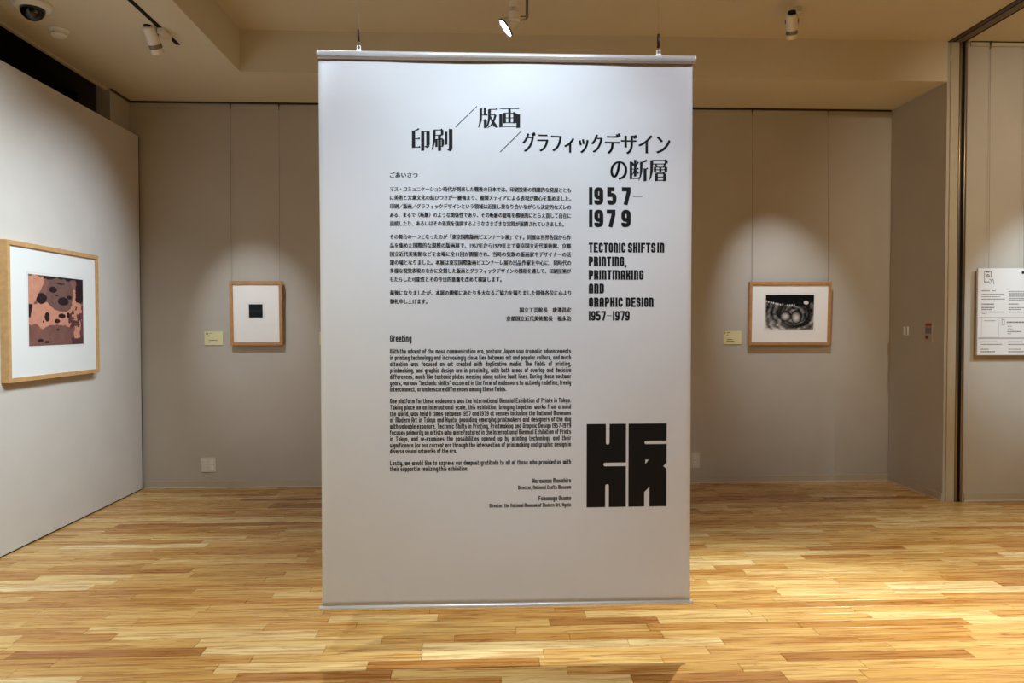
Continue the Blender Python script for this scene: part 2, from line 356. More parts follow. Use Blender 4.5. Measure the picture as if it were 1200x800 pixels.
N1 = (NX + 1) * (NZ + 1)
for j in range(NZ):
    for i in range(NX):
        a = j * (NX + 1) + i; fs.append((a, a + 1, a + NX + 2, a + NX + 1)); b = a + N1; fs.append((b, b + NX + 1, b + NX + 2, b + 1))
for j in range(NZ):
    a = j * (NX + 1); fs.append((a, a + NX + 1, a + NX + 1 + N1, a + N1)); a += NX; fs.append((a, a + N1, a + NX + 1 + N1, a + NX + 1))
for i in range(NX):
    fs.append((i, i + N1, i + 1 + N1, i + 1)); a = NZ * (NX + 1) + i; fs.append((a, a + 1, a + 1 + N1, a + N1))
me = bpy.data.meshes.new('fabric'); me.from_pydata(vs, [], fs); me.update()
for p in me.polygons: p.use_smooth = p.index < 2 * NX * NZ
fab = link('fabric', me, M['fabric'], bn)
xa, xb = onY(372, 66, YB).x, onY(815, 66, YB).x
xc, xd = onY(374.5, 709, YB).x, onY(811.5, 709, YB).x
bm = bmesh.new(); tube(bm, wp(xa + .004, YB, RT), wp(xb - .004, YB, RT), RR, RR, 28); obj('top_rail', bm, M['alu'], bn, True)
bm = bmesh.new(); tube(bm, wp(xc, YB, RB), wp(xd, YB, RB), RRB, RRB, 24); obj('bottom_rail', bm, M['alu'], bn, True)
boxobj('rail_shade_strip', wp(XL_ - 0.001, YB - 0.0085, RT - 0.0215), wp(XR_ + 0.001, YB + 0.006, RT - 0.010), M['rail_shade'], bn, 0.001)  # dark lip added under the rail, its brown standing in for the rail's shadow
for xx in (xa, xb - 0.004):
    bm = bmesh.new(); tube(bm, wp(xx, YB, RT), wp(xx + 0.004, YB, RT), RR + 0.0006, RR + 0.0006, 24); obj('end_cap', bm, M['plastic'], bn)
for n_, (uu, steel) in enumerate(((420.5, True), (771.5, False))):
    cx = onY(uu, 60, YB).x; top = RT + RR
    bm = bmesh.new(); box(bm, wp(cx - 0.010, YB - 0.006, top - 0.004), wp(cx + 0.010, YB + 0.006, top + 0.005), 0.001)
    box(bm, wp(cx - 0.008, YB - 0.002, top + 0.004), wp(cx - 0.0045, YB + 0.002, top + 0.020)); box(bm, wp(cx + 0.0045, YB - 0.002, top + 0.004), wp(cx + 0.008, YB + 0.002, top + 0.020))
    tube(bm, wp(cx - 0.0075, YB, top + 0.018), wp(cx + 0.0075, YB, top + 0.018), 0.0018, None, 8)
    obj('bracket', bm, M['alu'], bn)
    bm = bmesh.new()
    pts = [Vector(wp(cx + 0.0055 * math.cos(a), YB, top + 0.025 + 0.0075 * math.sin(a))) for a in [PI * (0.9 + 1.5 * k / 12) for k in range(13)]]
    polytube(bm, pts + [Vector(wp(cx, YB, top + 0.05))], 0.0013); obj('hook', bm, M['chrome'], bn, True)
    bm = bmesh.new()
    if steel: tube(bm, wp(cx, YB, top + 0.036), wp(cx - 0.002, YB, top + 0.082), 0.0045, 0.003, 12)
    else: tube(bm, wp(cx, YB, top + 0.030), wp(cx, YB, top + 0.082), 0.0058, 0.0048, 12)
    obj('cable_gripper', bm, M['gripper'], bn, True)
    bm = bmesh.new(); r = 0.0020 if steel else 0.0011
    tube(bm, wp(cx, YB, top + 0.08), wp(cx - 0.001, YB, HU), r, r, 8); obj('suspension_cable', bm, M['cable'], bn, True)

# --- lettering: every block is flat print lying on the fabric
def font_tris(body, offset=0.0, res=3):
    c = bpy.data.curves.new('t', 'FONT'); c.body = body; c.size = 1.0; c.resolution_u = res; c.fill_mode = 'FRONT'; c.offset = offset
    o = bpy.data.objects.new('t', c); col.objects.link(o)
    dg = bpy.context.evaluated_depsgraph_get(); ev = o.evaluated_get(dg); me = ev.to_mesh()
    V = np.array([v.co[:2] for v in me.vertices], dtype=float).reshape(-1, 2); P = [tuple(p.vertices) for p in me.polygons]
    ev.to_mesh_clear(); bpy.data.objects.remove(o); bpy.data.curves.remove(c)
    return V, P
class Print:
    def __init__(s): s.v = []; s.f = []
    def add(s, V, P):
        k = len(s.v); s.v += [tuple(q) for q in V]; s.f += [tuple(i + k for i in p) for p in P]
    def quad(s, x0, z0, x1, z1): s.add([(x0, z0), (x1, z0), (x1, z1), (x0, z1)], [(0, 1, 2, 3)])
HREF = None
def put_line(pr, body, u0, u1, vmid, em_px=None, cap_px=None, bold=0.0, align='fit', jp=False, n_bold=2):
    """lay one line of type between two places on the banner, vmid = middle of the letters"""
    V, P = font_tris(body, res=2)
    lo, hi = V.min(0), V.max(0)
    a, b = onY(u0, vmid, YB), onY(u1, vmid, YB); px = onY(601, vmid, YB).x - onY(600, vmid, YB).x
    sx = (b.x - a.x) / (hi[0] - lo[0]); zc = onY((u0 + u1) / 2, vmid, YB).z
    if jp: sz = sx if em_px is None else em_px * px; mid = 0.36
    else: sz = cap_px * px / CAPH; mid = CAPH / 2
    for k in range(n_bold):
        dx = bold * (k / max(1, n_bold - 1) - 0.5)
        pr.add(np.c_[a.x + (V[:, 0] - lo[0]) * sx + dx, zc + (V[:, 1] - mid) * sz], P)
CAPH = float(np.ptp(font_tris('H')[0][:, 1]))
def finish(name, pr, parent=fab, m=None, off=0.0006):
    me = bpy.data.meshes.new(name)
    me.from_pydata([wp(x, YB - wave(x, z) - off, z) for x, z in pr.v], [], pr.f); me.update()
    return link(name, me, m or M['ink'], parent)
def B(u, v): p = onY(u, v, YB); return p.x, p.z

# stroke letters for the condensed square display face
def thick(pts, t, closed=False):
    pts = [np.array(p, float) for p in pts]; n = len(pts); V, P = [], []
    for i in range(n):
        if closed: pa, pb = pts[i - 1], pts[(i + 1) % n]
        else: pa, pb = pts[max(0, i - 1)], pts[min(n - 1, i + 1)]
        d1 = pts[i] - pa; d2 = pb - pts[i]
        if np.hypot(*d1) < 1e-9: d1 = d2
        if np.hypot(*d2) < 1e-9: d2 = d1
        d1 = d1 / np.hypot(*d1); d2 = d2 / np.hypot(*d2); n1 = np.array([-d1[1], d1[0]]); n2 = np.array([-d2[1], d2[0]])
        mvec = n1 + n2; l = np.hypot(*mvec); mvec = mvec / l if l > 1e-6 else n1
        k = t / 2 / max(0.5, float(mvec @ n1)); V += [pts[i] + mvec * k, pts[i] - mvec * k]
    for i in range(n if closed else n - 1):
        j = (i + 1) % n; P.append((2 * i + 1, 2 * j + 1, 2 * j, 2 * i))
    return V, P
def rounded(spec, r, closed=False):
    out = []; n = len(spec)
    for i, p in enumerate(spec):
        x, y = p[0], p[1]; rr = len(p) > 2 and p[2]
        if not rr or (not closed and i in (0, n - 1)): out.append((x, y)); continue
        a = np.array(spec[i - 1][:2], float); b = np.array(spec[(i + 1) % n][:2], float); c = np.array((x, y), float)
        da = (a - c) / np.hypot(*(a - c)); db = (b - c) / np.hypot(*(b - c))
        q = min(r, np.hypot(*(a - c)) * .5, np.hypot(*(b - c)) * .5); s, e = c + da * q, c + db * q
        for k in range(4):
            f = k / 3; out.append(tuple((1 - f) ** 2 * s + 2 * f * (1 - f) * c + f * f * e))
    return out
def glyph(ch, W, t):
    H = 1.0; x0, x1, y0, y1, ym = t / 2, W - t / 2, t / 2, H - t / 2, 0.5; r = min(W * .45, .16); q = 0.24
    R = True
    S = {'T': [[(0, y1), (W, y1)], [(W / 2, 0), (W / 2, H)]], 'E': [[(x1 + t / 2, y1), (x0, y1), (x0, y0), (x1 + t / 2, y0)], [(x0, ym), (x1 + t * .3, ym)]],
         'C': [[(x1, y1 - q), (x1, y1, R), (x0, y1, R), (x0, y0, R), (x1, y0, R), (x1, y0 + q)]],
         'N': [[(x0, 0), (x0, y1), (x1, y1, R), (x1, 0)]], 'I': [[(x0, 0), (x0, H)]],
         'S': [[(x1, y1 - q), (x1, y1, R), (x0, y1, R), (x0, ym, R), (x1, ym, R), (x1, y0, R), (x0, y0, R), (x0, y0 + q)]],
         'H': [[(x0, 0), (x0, H)], [(x1, 0), (x1, H)], [(x0, ym), (x1, ym)]], 'F': [[(x1 + t / 2, y1), (x0, y1), (x0, 0)], [(x0, ym), (x1 + t * .3, ym)]],
         'P': [[(x0, 0), (x0, y1), (x1, y1, R), (x1, ym - .05, R), (x0, ym - .05)]],
         'R': [[(x0, 0), (x0, y1), (x1, y1, R), (x1, ym, R), (x0, ym)], [(x0 + (x1 - x0) * .45, ym), (x1, ym - .14), (x1, 0)]],
         'G': [[(x1, y1 - q), (x1, y1, R), (x0, y1, R), (x0, y0, R), (x1, y0, R), (x1, ym), (W * .5, ym)]],
         'M': [[(x0, 0), (x0, y1), (x1, y1, R), (x1, 0)], [(W / 2, 0), (W / 2, y1)]],
         'A': [[(x0, 0), (x0, y1, R), (x1, y1, R), (x1, 0)], [(x0, ym - .08), (x1, ym - .08)]],
         'K': [[(x0, 0), (x0, H)], [(x1, H), (x1, .62), (x0, ym)], [(x0, ym), (x1, .38), (x1, 0)]],
         '7': [[(0, y1), (x1, y1), (x1, .72), (W * .42, 0)]], '1': [[(x0, 0), (x0, H)]],
         '9': [[(x0, y0 + q * .6), (x0, y0, R), (x1, y0, R), (x1, y1, R), (x0, y1, R), (x0, .42, R), (x1, .42)]],
         '5': [[(x1, y1), (x0, y1), (x0, .56), (x1, .56, R), (x1, y0, R), (x0, y0, R), (x0, y0 + q * .6)]],
         ',': [[(W * .5, .16), (W * .3, -.13)]]}
    out = []
    for sp in S.get(ch, []): out.append(thick(rounded(sp, r), t))
    if ch in 'OD':
        out.append(thick(rounded([(x0, y0, ch == 'O'), (x1, y0, R), (x1, y1, R), (x0, y1, ch == 'O')], r, True), t, True))
    return out
WID = {'I': None, 'M': 0.74, ',': .14, '1': None, ' ': 0.06, '5': .5, '7': .5, '9': .5}
def display(pr, text, u0, u1, v0, v1, t, gap=0.075):
    ws = [(t if WID.get(c, 0) is None else WID.get(c, 0.44)) for c in text]; tot = sum(ws) + gap * (len(text) - 1)
    um = (u0 + u1) / 2; xa_, za = onY(u0, v1, YB).x, onY(um, v1, YB).z; xb_, zb = onY(u1, v0, YB).x, onY(um, v0, YB).z
    sx = (xb_ - xa_) / tot; sz = zb - za; x = 0
    for c, wd in zip(text, ws):
        for V, P in glyph(c, wd, t):
            pr.add([(xa_ + (x + p[0]) * sx, za + p[1] * sz) for p in V], P)
        x += wd + gap
# Japanese title: vertical strokes heavy, horizontals light
def title_jp(pr, body, u0, u1, v0, v1, heavy=0.085, n=7, thin=-0.016):
    V, P = font_tris(body, thin, res=5); lo, hi = V.min(0), V.max(0)
    um = (u0 + u1) / 2; x0_, x1_ = onY(u0, v0, YB).x, onY(u1, v0, YB).x; z0_, z1_ = onY(um, v1, YB).z, onY(um, v0, YB).z
    em = (z1_ - z0_) / (hi[1] - lo[1]); hw = heavy * em
    sx = (x1_ - x0_ - hw) / (hi[0] - lo[0])
    for k in range(n):
        pr.add(np.c_[x0_ + (V[:, 0] - lo[0]) * sx + hw * k / (n - 1), z0_ + (V[:, 1] - lo[1]) * em], P)
KANJI = {
 '印': [('p', (42, 99, 5), (28, 92, 4), (12, 88, 2)), ('v', 14, 88, 10, 12), ('h', 14, 46, 53), ('h', 14, 48, 14), ('h', 55, 92, 86), ('v', 60, 86, -3, 12), ('v', 87, 86, 22, 13), ('p', (89, 24, 11), (84, 16, 8), (70, 18, 2))],
 '刷': [('h', 12, 54, 93), ('v', 52, 93, 68, 9), ('h', 14, 52, 69), ('p', (14, 93, 10), (13, 45, 9), (8, 18, 6), (2, 2, 2)), ('h', 22, 56, 50), ('v', 24, 50, 14, 8), ('v', 39, 68, -4, 11), ('v', 55, 50, 20, 9), ('p', (56, 21, 8), (47, 17, 2)), ('v', 71, 84, 24, 9), ('v', 93, 97, 6, 13), ('p', (95, 8, 11), (90, 0, 8), (76, 3, 2))],
 '版': [('p', (15, 95, 10), (14, 42, 9), (9, 16, 6), (2, 0, 2)), ('v', 35, 98, 62, 9), ('h', 14, 48, 62), ('h', 14, 40, 37), ('v', 37, 37, -3, 11), ('h', 56, 98, 90), ('p', (58, 90, 11), (56, 45, 9), (50, 16, 6), (42, 0, 2)), ('h', 60, 88, 63), ('p', (88, 63, 8), (80, 36, 8), (66, 12, 5), (48, -2, 2)), ('p', (61, 58, 3), (72, 32, 9), (84, 12, 13), (99, 0, 5))],
 '画': [('h', 3, 97, 94), ('v', 50, 94, 24, 9), ('v', 25, 72, 20, 11), ('v', 76, 72, 20, 12), ('h', 25, 76, 72), ('h', 25, 76, 48), ('h', 25, 76, 24), ('v', 7, 66, 0, 12), ('v', 93, 66, -3, 13), ('h', 7, 93, 5)],
 '断': [('v', 8, 88, 6, 10), ('h', 8, 54, 10), ('v', 31, 97, 18, 10), ('h', 14, 50, 54), ('p', (16, 86, 4), (22, 70, 9)), ('p', (47, 88, 8), (38, 70, 2)), ('p', (29, 53, 7), (22, 36, 5), (13, 26, 2)), ('p', (33, 50, 4), (47, 32, 9)), ('p', (94, 96, 8), (80, 89, 5), (62, 86, 2)), ('p', (64, 88, 11), (63, 42, 9), (58, 18, 6), (50, 0, 2)), ('h', 66, 100, 55), ('v', 84, 55, -4, 12)],
 '層': [('h', 14, 90, 95), ('v', 88, 95, 79, 11), ('h', 16, 88, 78), ('p', (15, 95, 11), (14, 42, 10), (9, 16, 6), (1, 0, 2)), ('p', (34, 76, 4), (41, 65, 9)), ('p', (82, 77, 8), (72, 65, 2)), ('v', 31, 63, 39, 9), ('v', 86, 63, 39, 10), ('h', 31, 86, 63), ('h', 31, 86, 51), ('h', 31, 86, 39), ('v', 58, 63, 39, 8), ('v', 38, 33, -3, 11), ('v', 80, 33, -3, 11), ('h', 38, 80, 33), ('h', 38, 80, 17), ('h', 38, 80, 2)]}
def kanji(pr, ch, u0, u1, v0, v1):
    um = (u0 + u1) / 2; x0_, x1_ = onY(u0, v0, YB).x, onY(u1, v0, YB).x; z0_, z1_ = onY(um, v1, YB).z, onY(um, v0, YB).z
    T = lambda P_: [(x0_ + p[0] / 100 * (x1_ - x0_), z0_ + (p[1] + 3) / 103 * (z1_ - z0_)) for p in P_]
    fat = 1.38
    for st in KANJI[ch]:
        if st[0] == 'v':
            _, x, a_, b_, w_ = st; w_ *= fat; pr.add(T([(x - w_ / 2, b_), (x + w_ / 2, b_ + 2), (x + w_ / 2, a_), (x - w_ / 2, a_ + 1.5)]), [(0, 1, 2, 3)])
        elif st[0] == 'h':
            _, a_, b_, y_ = st; pr.add(T([(a_, y_ - 2), (b_, y_ - 2), (b_, y_ + 2), (a_, y_ + 2)]), [(0, 1, 2, 3)]); pr.add(T([(b_ - 12, y_ + 1.5), (b_ + 1, y_ - 1), (b_ - 3, y_ + 7)]), [(0, 1, 2)])
        else:
            pts = st[1:]; V = []
            for q_, (x, y_, w_) in enumerate(pts):
                w_ *= fat
                pa = pts[max(0, q_ - 1)]; pb = pts[min(len(pts) - 1, q_ + 1)]; dx, dy = pb[0] - pa[0], pb[1] - pa[1]; l = math.hypot(dx, dy)
                V += [(x - dy / l * w_ / 2, y_ + dx / l * w_ / 2), (x + dy / l * w_ / 2, y_ - dx / l * w_ / 2)]
            pr.add(T(V), [(2 * q_, 2 * q_ + 1, 2 * q_ + 3, 2 * q_ + 2) for q_ in range(len(pts) - 1)])
pr = Print()
kanji(pr, '印', 481.3, 504.5, 150.3, 176.8); kanji(pr, '刷', 505.5, 529.8, 150.3, 176.8)
kanji(pr, '版', 560, 583.5, 126.0, 150.6); kanji(pr, '画', 585.2, 608.8, 126.5, 150.6)
title_jp(pr, 'グラフィック', 612, 706.5, 156.0, 178.8, 0.055, thin=-0.004); title_jp(pr, 'デザイン', 709, 786, 156.0, 180, 0.055, thin=-0.004)
title_jp(pr, 'の', 715.5, 735.5, 188.5, 210, 0.05, thin=-0.006); kanji(pr, '断', 738, 759.7, 186.3, 212); kanji(pr, '層', 760.6, 783.8, 186.3, 212.3)
for (ua, va, ub, vb) in ((533.7, 148.8, 558.8, 124.6), (586.2, 178.5, 610.7, 154.3)):
    V, P = thick([B(ua, va), B(ub, vb)], 0.0027); pr.add(V, P)
finish('title_lettering', pr)
pr = Print()
for row_, v0, v1 in (((('1', 690.2, 694.4), ('9', 696.4, 707.2), ('5', 711.7, 722.7), ('7', 728.9, 739.3)), 219.0, 239.7),
                     ((('1', 690.2, 694.4), ('9', 696.4, 707.2), ('7', 711.0, 721.4), ('9', 728.2, 739.3)), 245.5, 266.0)):
    for ch, a, b in row_:
        um = (a + b) / 2; xa_, za = onY(a, v1, YB).x, onY(um, v1, YB).z; xb_, zb = onY(b, v0, YB).x, onY(um, v0, YB).z
        H_ = zb - za; W_ = (xb_ - xa_) / H_; t_ = 0.235 if ch != '1' else W_
        for V, P in glyph(ch, W_, t_): pr.add([(xa_ + p[0] * H_, za + p[1] * H_) for p in V], P)
V, P = thick([B(742, 229.7), B(753, 229.7)], 0.0026); pr.add(V, P)
finish('date_lettering', pr)
pr = Print()
T_ = 0.195
display(pr, 'TECTONIC', 689.8, 733.2, 284.4, 295.8, T_); display(pr, 'SHIFTS', 735.9, 768.3, 284.4, 295.8, T_); display(pr, 'IN', 770.2, 778.6, 284.4, 295.8, T_)
display(pr, 'PRINTING,', 689.8, 734, 300.5, 311.9, T_); display(pr, 'PRINTMAKING', 689.8, 754.3, 316.4, 327.7, T_)
display(pr, 'AND', 689.8, 707.8, 332.2, 343.7, T_); display(pr, 'GRAPHIC', 689.8, 729.8, 348.4, 359.6, T_); display(pr, 'DESIGN', 733.6, 766, 348.4, 359.6, T_)
display(pr, '1957', 689.8, 709.7, 364.3, 375.4, T_); display(pr, '1979', 718, 737.9, 364.3, 375.4, T_)
V, P = thick([B(710.8, 369.8), B(716.8, 369.8)], 0.0020); pr.add(V, P)
finish('subtitle_lettering', pr)

JP1 = ['マス・コミュニケーション時代が到来した戦後の日本では、印刷技術の飛躍的な発展ととも', 'に美術と大衆文化の結びつきが一層強まり、複製メディアによる表現が関心を集めました。',
       '印刷／版画／グラフィックデザインという領域は近接し重なり合いながらも決定的なズレの', 'ある、まるで〈断層〉のような関係性であり、その断層の意味を積極的にとらえ直して自在に',
       '接続したり、あるいはその差異を強調するようなさまざまな実践が展開されていきました。',
       'その舞台の一つとなったのが「東京国際版画ビエンナーレ展」です。同展は世界各国から作', '品を集めた国際的な規模の版画展で、1957年から1979年まで東京国立近代美術館、京都',
       '国立近代美術館などを会場に全11回が開催され、当時の気鋭の版画家やデザイナーの活', '躍の場となりました。本展は東京国際版画ビエンナーレ展の出品作家を中心に、同時代の',
       '多様な視覚表現のなかに交錯した版画とグラフィックデザインの様相を通して、印刷技術が', 'もたらした可能性とその今日的意義を改めて検証します。',
       '最後になりましたが、本展の開催にあたり多大なるご協力を賜りました関係各位に心より', '御礼申し上げます。']
VJ = [222.2, 232.1, 242.3, 252.3, 262.3, 277.9, 288.0, 298.0, 307.8, 317.6, 327.4, 343.2, 353.2]
EJ = {4: 660.8, 10: 587.6, 12: 500.8}
BOLD = 0.0016
pr = Print()
put_line(pr, 'ごあいさつ', 457, 489.5, 205.2, em_px=6.9, bold=BOLD, jp=True)
for i, (s_, v_) in enumerate(zip(JP1, VJ)): put_line(pr, s_, 457, EJ.get(i, 669), v_, em_px=6.4, bold=BOLD, jp=True)
put_line(pr, '国立工芸館長　唐澤昌宏', 609, 669, 363.3, em_px=6.4, bold=BOLD, jp=True); put_line(pr, '京都国立近代美術館長　福永治', 593.4, 669, 373.2, em_px=6.4, bold=BOLD, jp=True)
finish('greeting_text', pr)
EN = ['With the advent of the mass communication era, postwar Japan saw dramatic advancements', 'in printing technology and increasingly close ties between art and popular culture, and much',
      'attention  was  focused  on  art  created  with  duplicative  media.  The  fields  of  printing,', 'printmaking, and graphic design are in proximity, with both areas of overlap and decisive',
      'differences, much like tectonic plates meeting along active fault lines. During these postwar', 'years, various “tectonic shifts” occurred in the form of endeavors to actively redefine, freely',
      'interconnect, or underscore differences among these fields.',
      'One platform for these endeavors was the International Biennial Exhibition of Prints in Tokyo.', 'Taking place on an international scale, this exhibition, bringing together works from around',
      'the world, was held 11 times between 1957 and 1979 at venues including the National Museums', 'of Modern Art in Tokyo and Kyoto, providing emerging printmakers and designers of the day',
      'with valuable exposure. Tectonic Shifts in Printing, Printmaking and Graphic Design 1957–1979', 'focuses primarily on artists who were featured in the International Biennial Exhibition of Prints',
      'in  Tokyo,  and  re-examines  the  possibilities  opened  up  by  printing  technology  and  their', 'significance for our current era through the intersection of printmaking and graphic design in',
      'diverse visual artworks of the era.', 'Lastly, we would like to express our deepest gratitude to all of those who provided us with', 'their support in realizing this exhibition.']
VE = [411.8, 419.2, 426.6, 434.0, 441.3, 448.7, 456.1, 469.6, 477.0, 484.4, 491.8, 499.2, 506.4, 513.8, 521.2, 528.6, 542.0, 549.4]
EE = {6: 593.4, 15: 535.3, 17: 548.7}
def small_glyph(ch, t):
    """upright square letters; returns width and stroke shapes"""
    X = 0.74; W = 0.42; R = True; y0 = t / 2; yx = X - t / 2; h = t / 2; w2 = W / 2; x1 = W - h; m_ = X / 2; D_ = -0.24
    ring = [(h, y0, R), (x1, y0, R), (x1, yx, R), (h, yx, R)]
    if ch.isupper() or ch.isdigit():
        if ch in 'TECNISHFPRGMAKOD1957':
            wd = t if ch in 'I1' else (0.66 if ch == 'M' else 0.46); return wd, glyph(ch, wd, t)
        W = 0.46; x1 = W - h
        S = {'W': (0.68, [[(h, 1), (h, y0, R), (.68 - h, y0, R), (.68 - h, 1)], [(.34, 1), (.34, y0)]]), 'J': (W, [[(x1, 1), (x1, y0, R), (h, y0, R), (h, .3)]]),
             'B': (W, [[(h, y0), (h, 1 - h), (x1, 1 - h, R), (x1, .5), (h, .5)], [(x1, .5), (x1, y0, R), (h, y0)]]), 'L': (W, [[(h, 1), (h, y0), (W, y0)]]),
             'Y': (W, [[(h, 1), (h, .5, R), (x1, .5, R), (x1, 1)], [(W / 2, .5), (W / 2, 0)]])}
        if ch in S: return S[ch][0], [thick(rounded(p_, .12), t) for p_ in S[ch][1]]
        return W, []
    closed = []; op = []
    if ch in 'abdgopq': closed = [ring]
    if ch == 'a': op = [[(x1, 0), (x1, yx)]]
    if ch == 'b': op = [[(h, 0), (h, 1)]]
    if ch == 'd': op = [[(x1, 0), (x1, 1)]]
    if ch == 'p': op = [[(h, D_), (h, X)]]
    if ch == 'q': op = [[(x1, D_), (x1, X)]]
    if ch == 'g': op = [[(x1, X), (x1, D_, R), (h, D_)]]
    O = {'c': (W, [[(x1, m_ + .12), (x1, yx, R), (h, yx, R), (h, y0, R), (x1, y0, R), (x1, m_ - .12)]]), 'e': (W, [[(W, y0), (h, y0, R), (h, yx, R), (x1, yx, R), (x1, m_), (h, m_)]]),
         'n': (W, [[(h, 0), (h, yx), (x1, yx, R), (x1, 0)]]), 'h': (W, [[(h, 0), (h, 1)], [(h, yx), (x1, yx, R), (x1, 0)]]), 'm': (.62, [[(h, 0), (h, yx), (.62 - h, yx, R), (.62 - h, 0)], [(.31, 0), (.31, yx)]]),
         'r': (.30, [[(h, 0), (h, yx), (.30, yx)]]), 's': (W * .95, [[(x1, yx), (h, yx, R), (h, m_), (x1 - .02, m_), (x1 - .02, y0, R), (h * .5, y0)]]), 't': (.30, [[(h, .95), (h, y0), (.30, y0)], [(0, yx), (.30, yx)]]),
         'f': (.30, [[(.30, 1 - h), (h, 1 - h, R), (h, 0)], [(0, yx), (.30, yx)]]), 'i': (t, [[(h, 0), (h, X - .04)], [(h, .84), (h, 1)]]), 'l': (t, [[(h, 0), (h, 1)]]), 'j': (t, [[(h, D_), (h, X - .04)], [(h, .84), (h, 1)]]),
         'k': (W, [[(h, 0), (h, 1)], [(x1, X), (x1, .5), (h, m_)], [(h, m_), (x1, .26), (x1, 0)]]), 'u': (W, [[(h, X), (h, y0, R), (x1, y0, R), (x1, X)]]), 'v': (W, [[(h, X), (h, .25), (W / 2, y0), (x1, .25), (x1, X)]]),
         'w': (.62, [[(h, X), (h, y0, R), (.62 - h, y0, R), (.62 - h, X)], [(.31, X), (.31, y0)]]), 'x': (W, [[(h, X), (x1, 0)], [(x1, X), (h, 0)]]), 'y': (W, [[(h, X), (h, y0, R), (x1, y0)], [(x1, X), (x1, D_, R), (h, D_)]]),
         'z': (W, [[(0, yx), (x1, yx), (h, y0), (W, y0)]]), '.': (t, [[(h, 0), (h, t)]]), ',': (t, [[(h, t), (h, -.14)]]), '-': (.26, [[(0, m_), (.26, m_)]]), '–': (.34, [[(0, m_), (.34, m_)]]),
         '“': (.3, [[(h, 1), (h, .78)], [(.3 - h, 1), (.3 - h, .78)]]), '”': (.3, [[(h, 1), (h, .78)], [(.3 - h, 1), (.3 - h, .78)]])}
    wd = W
    if ch in O: wd, op = O[ch]
    return wd, [thick(rounded(p_, .11, True), t, True) for p_ in closed] + [thick(rounded(p_, .11), t) for p_ in op]
GC = {}
def set_line(pr, text, u0, u1, vmid, cap_px, t=0.165, fit=False, unit=None):
    gap = 0.085; words = text.split()
    a, b = onY(u0, vmid, YB), onY(u1, vmid, YB); px = onY(601, vmid, YB).x - onY(600, vmid, YB).x; zc = onY((u0 + u1) / 2, vmid, YB).z; sz = cap_px * px; zb = zc - sz * .40
    for c in set(text):
        if c != ' ' and (c, t) not in GC: GC[(c, t)] = small_glyph(c, t)
    ww = [sum(GC[(c, t)][0] for c in w_) + gap * (len(w_) - 1) for w_ in words]; tot = sum(ww); ns = max(1, len(words) - 1); L_ = b.x - a.x
    k = unit * px if unit else L_ / (tot + ns * 0.30)
    sp = (L_ - tot * k) / ns if len(words) > 1 else 0
    if sp < 0.2 * k: k = L_ / (tot + ns * 0.22); sp = 0.22 * k
    x = a.x
    for w_, wl in zip(words, ww):
        for c in w_:
            wd, shp = GC[(c, t)]
            for V, P in shp: pr.add([(x + p[0] * k, zb + p[1] * sz) for p in V], P)
            x += (wd + gap) * k
        x += sp - gap * k
pr = Print()
set_line(pr, 'Greeting', 457, 484, 397.0, 7.6, 0.17)
for i, (s_, v_) in enumerate(zip(EN, VE)): set_line(pr, s_, 457, EE.get(i, 669), v_, 5.5, unit=None if i in EE else 5.35)
set_line(pr, 'Karasawa Masahiro', 624, 669, 563.1, 5.4); set_line(pr, 'Director, National Crafts Museum', 607, 669, 570.8, 4.6)
set_line(pr, 'Fukunaga Osamu', 631, 669, 583.6, 5.4); set_line(pr, 'Director, the National Museum of Modern Art, Kyoto', 573.5, 669, 591.7, 4.6)
finish('english_text', pr)

# block emblem at the lower right
def emblem_bm(outline):
    c = bpy.data.curves.new('e', 'CURVE'); c.dimensions = '2D'; c.fill_mode = 'FRONT'
    for ring in outline:
        s = c.splines.new('POLY'); s.points.add(len(ring) - 1); s.use_cyclic_u = True
        for p_, q_ in zip(s.points, ring): p_.co = (q_[0], q_[1], 0, 1)
    o = bpy.data.objects.new('e', c); col.objects.link(o); dg = bpy.context.evaluated_depsgraph_get(); me = o.evaluated_get(dg).to_mesh()
    V = [tuple(v.co[:2]) for v in me.vertices]; P = [tuple(p.vertices) for p in me.polygons]; bpy.data.objects.remove(o); return V, P
def arc(cx, cy, r, a0, a1, n=8): return [(cx + r * math.cos(math.radians(a0 + (a1 - a0) * k / n)), cy + r * math.sin(math.radians(a0 + (a1 - a0) * k / n))) for k in range(n + 1)]
# traced in millimetre-like units, x right 107..684, y down 102..695
left = [[(107, 102), (245, 102)] + [(x, y) for x, y in arc(258, 236, 12.5, 180, 0)] + [(271, 102), (390, 102), (390, 378)] + [(x, y) for x, y in arc(241, 391, 13, 270, 90)] +
        [(390, 404), (390, 695), (267, 695)] + [(x, y) for x, y in arc(254, 545, 13, 0, -180)] + [(241, 695), (107, 695)]]
right = [[(408, 102), (684, 102), (684, 225)] + [(x, y) for x, y in arc(535, 237, 12, 270, 90)] + [(684, 249), (684, 382), (660, 408), (684, 427), (684, 695), (560, 695), (560, 555), (523, 592), (523, 695), (408, 695)],
         [(530, 360), (530, 392), (555, 360)]]
ex0, ez0 = B(687.4, 496.6); ex1, ez1 = B(781.2, 593.0)
pr = Print()
for ring in (left, right):
    V, P = emblem_bm(ring)
    pr.add([(ex0 + (x - 107) / 577 * (ex1 - ex0), ez0 + (y - 102) / 593 * (ez1 - ez0)) for x, y in V], P)
finish('emblem', pr)

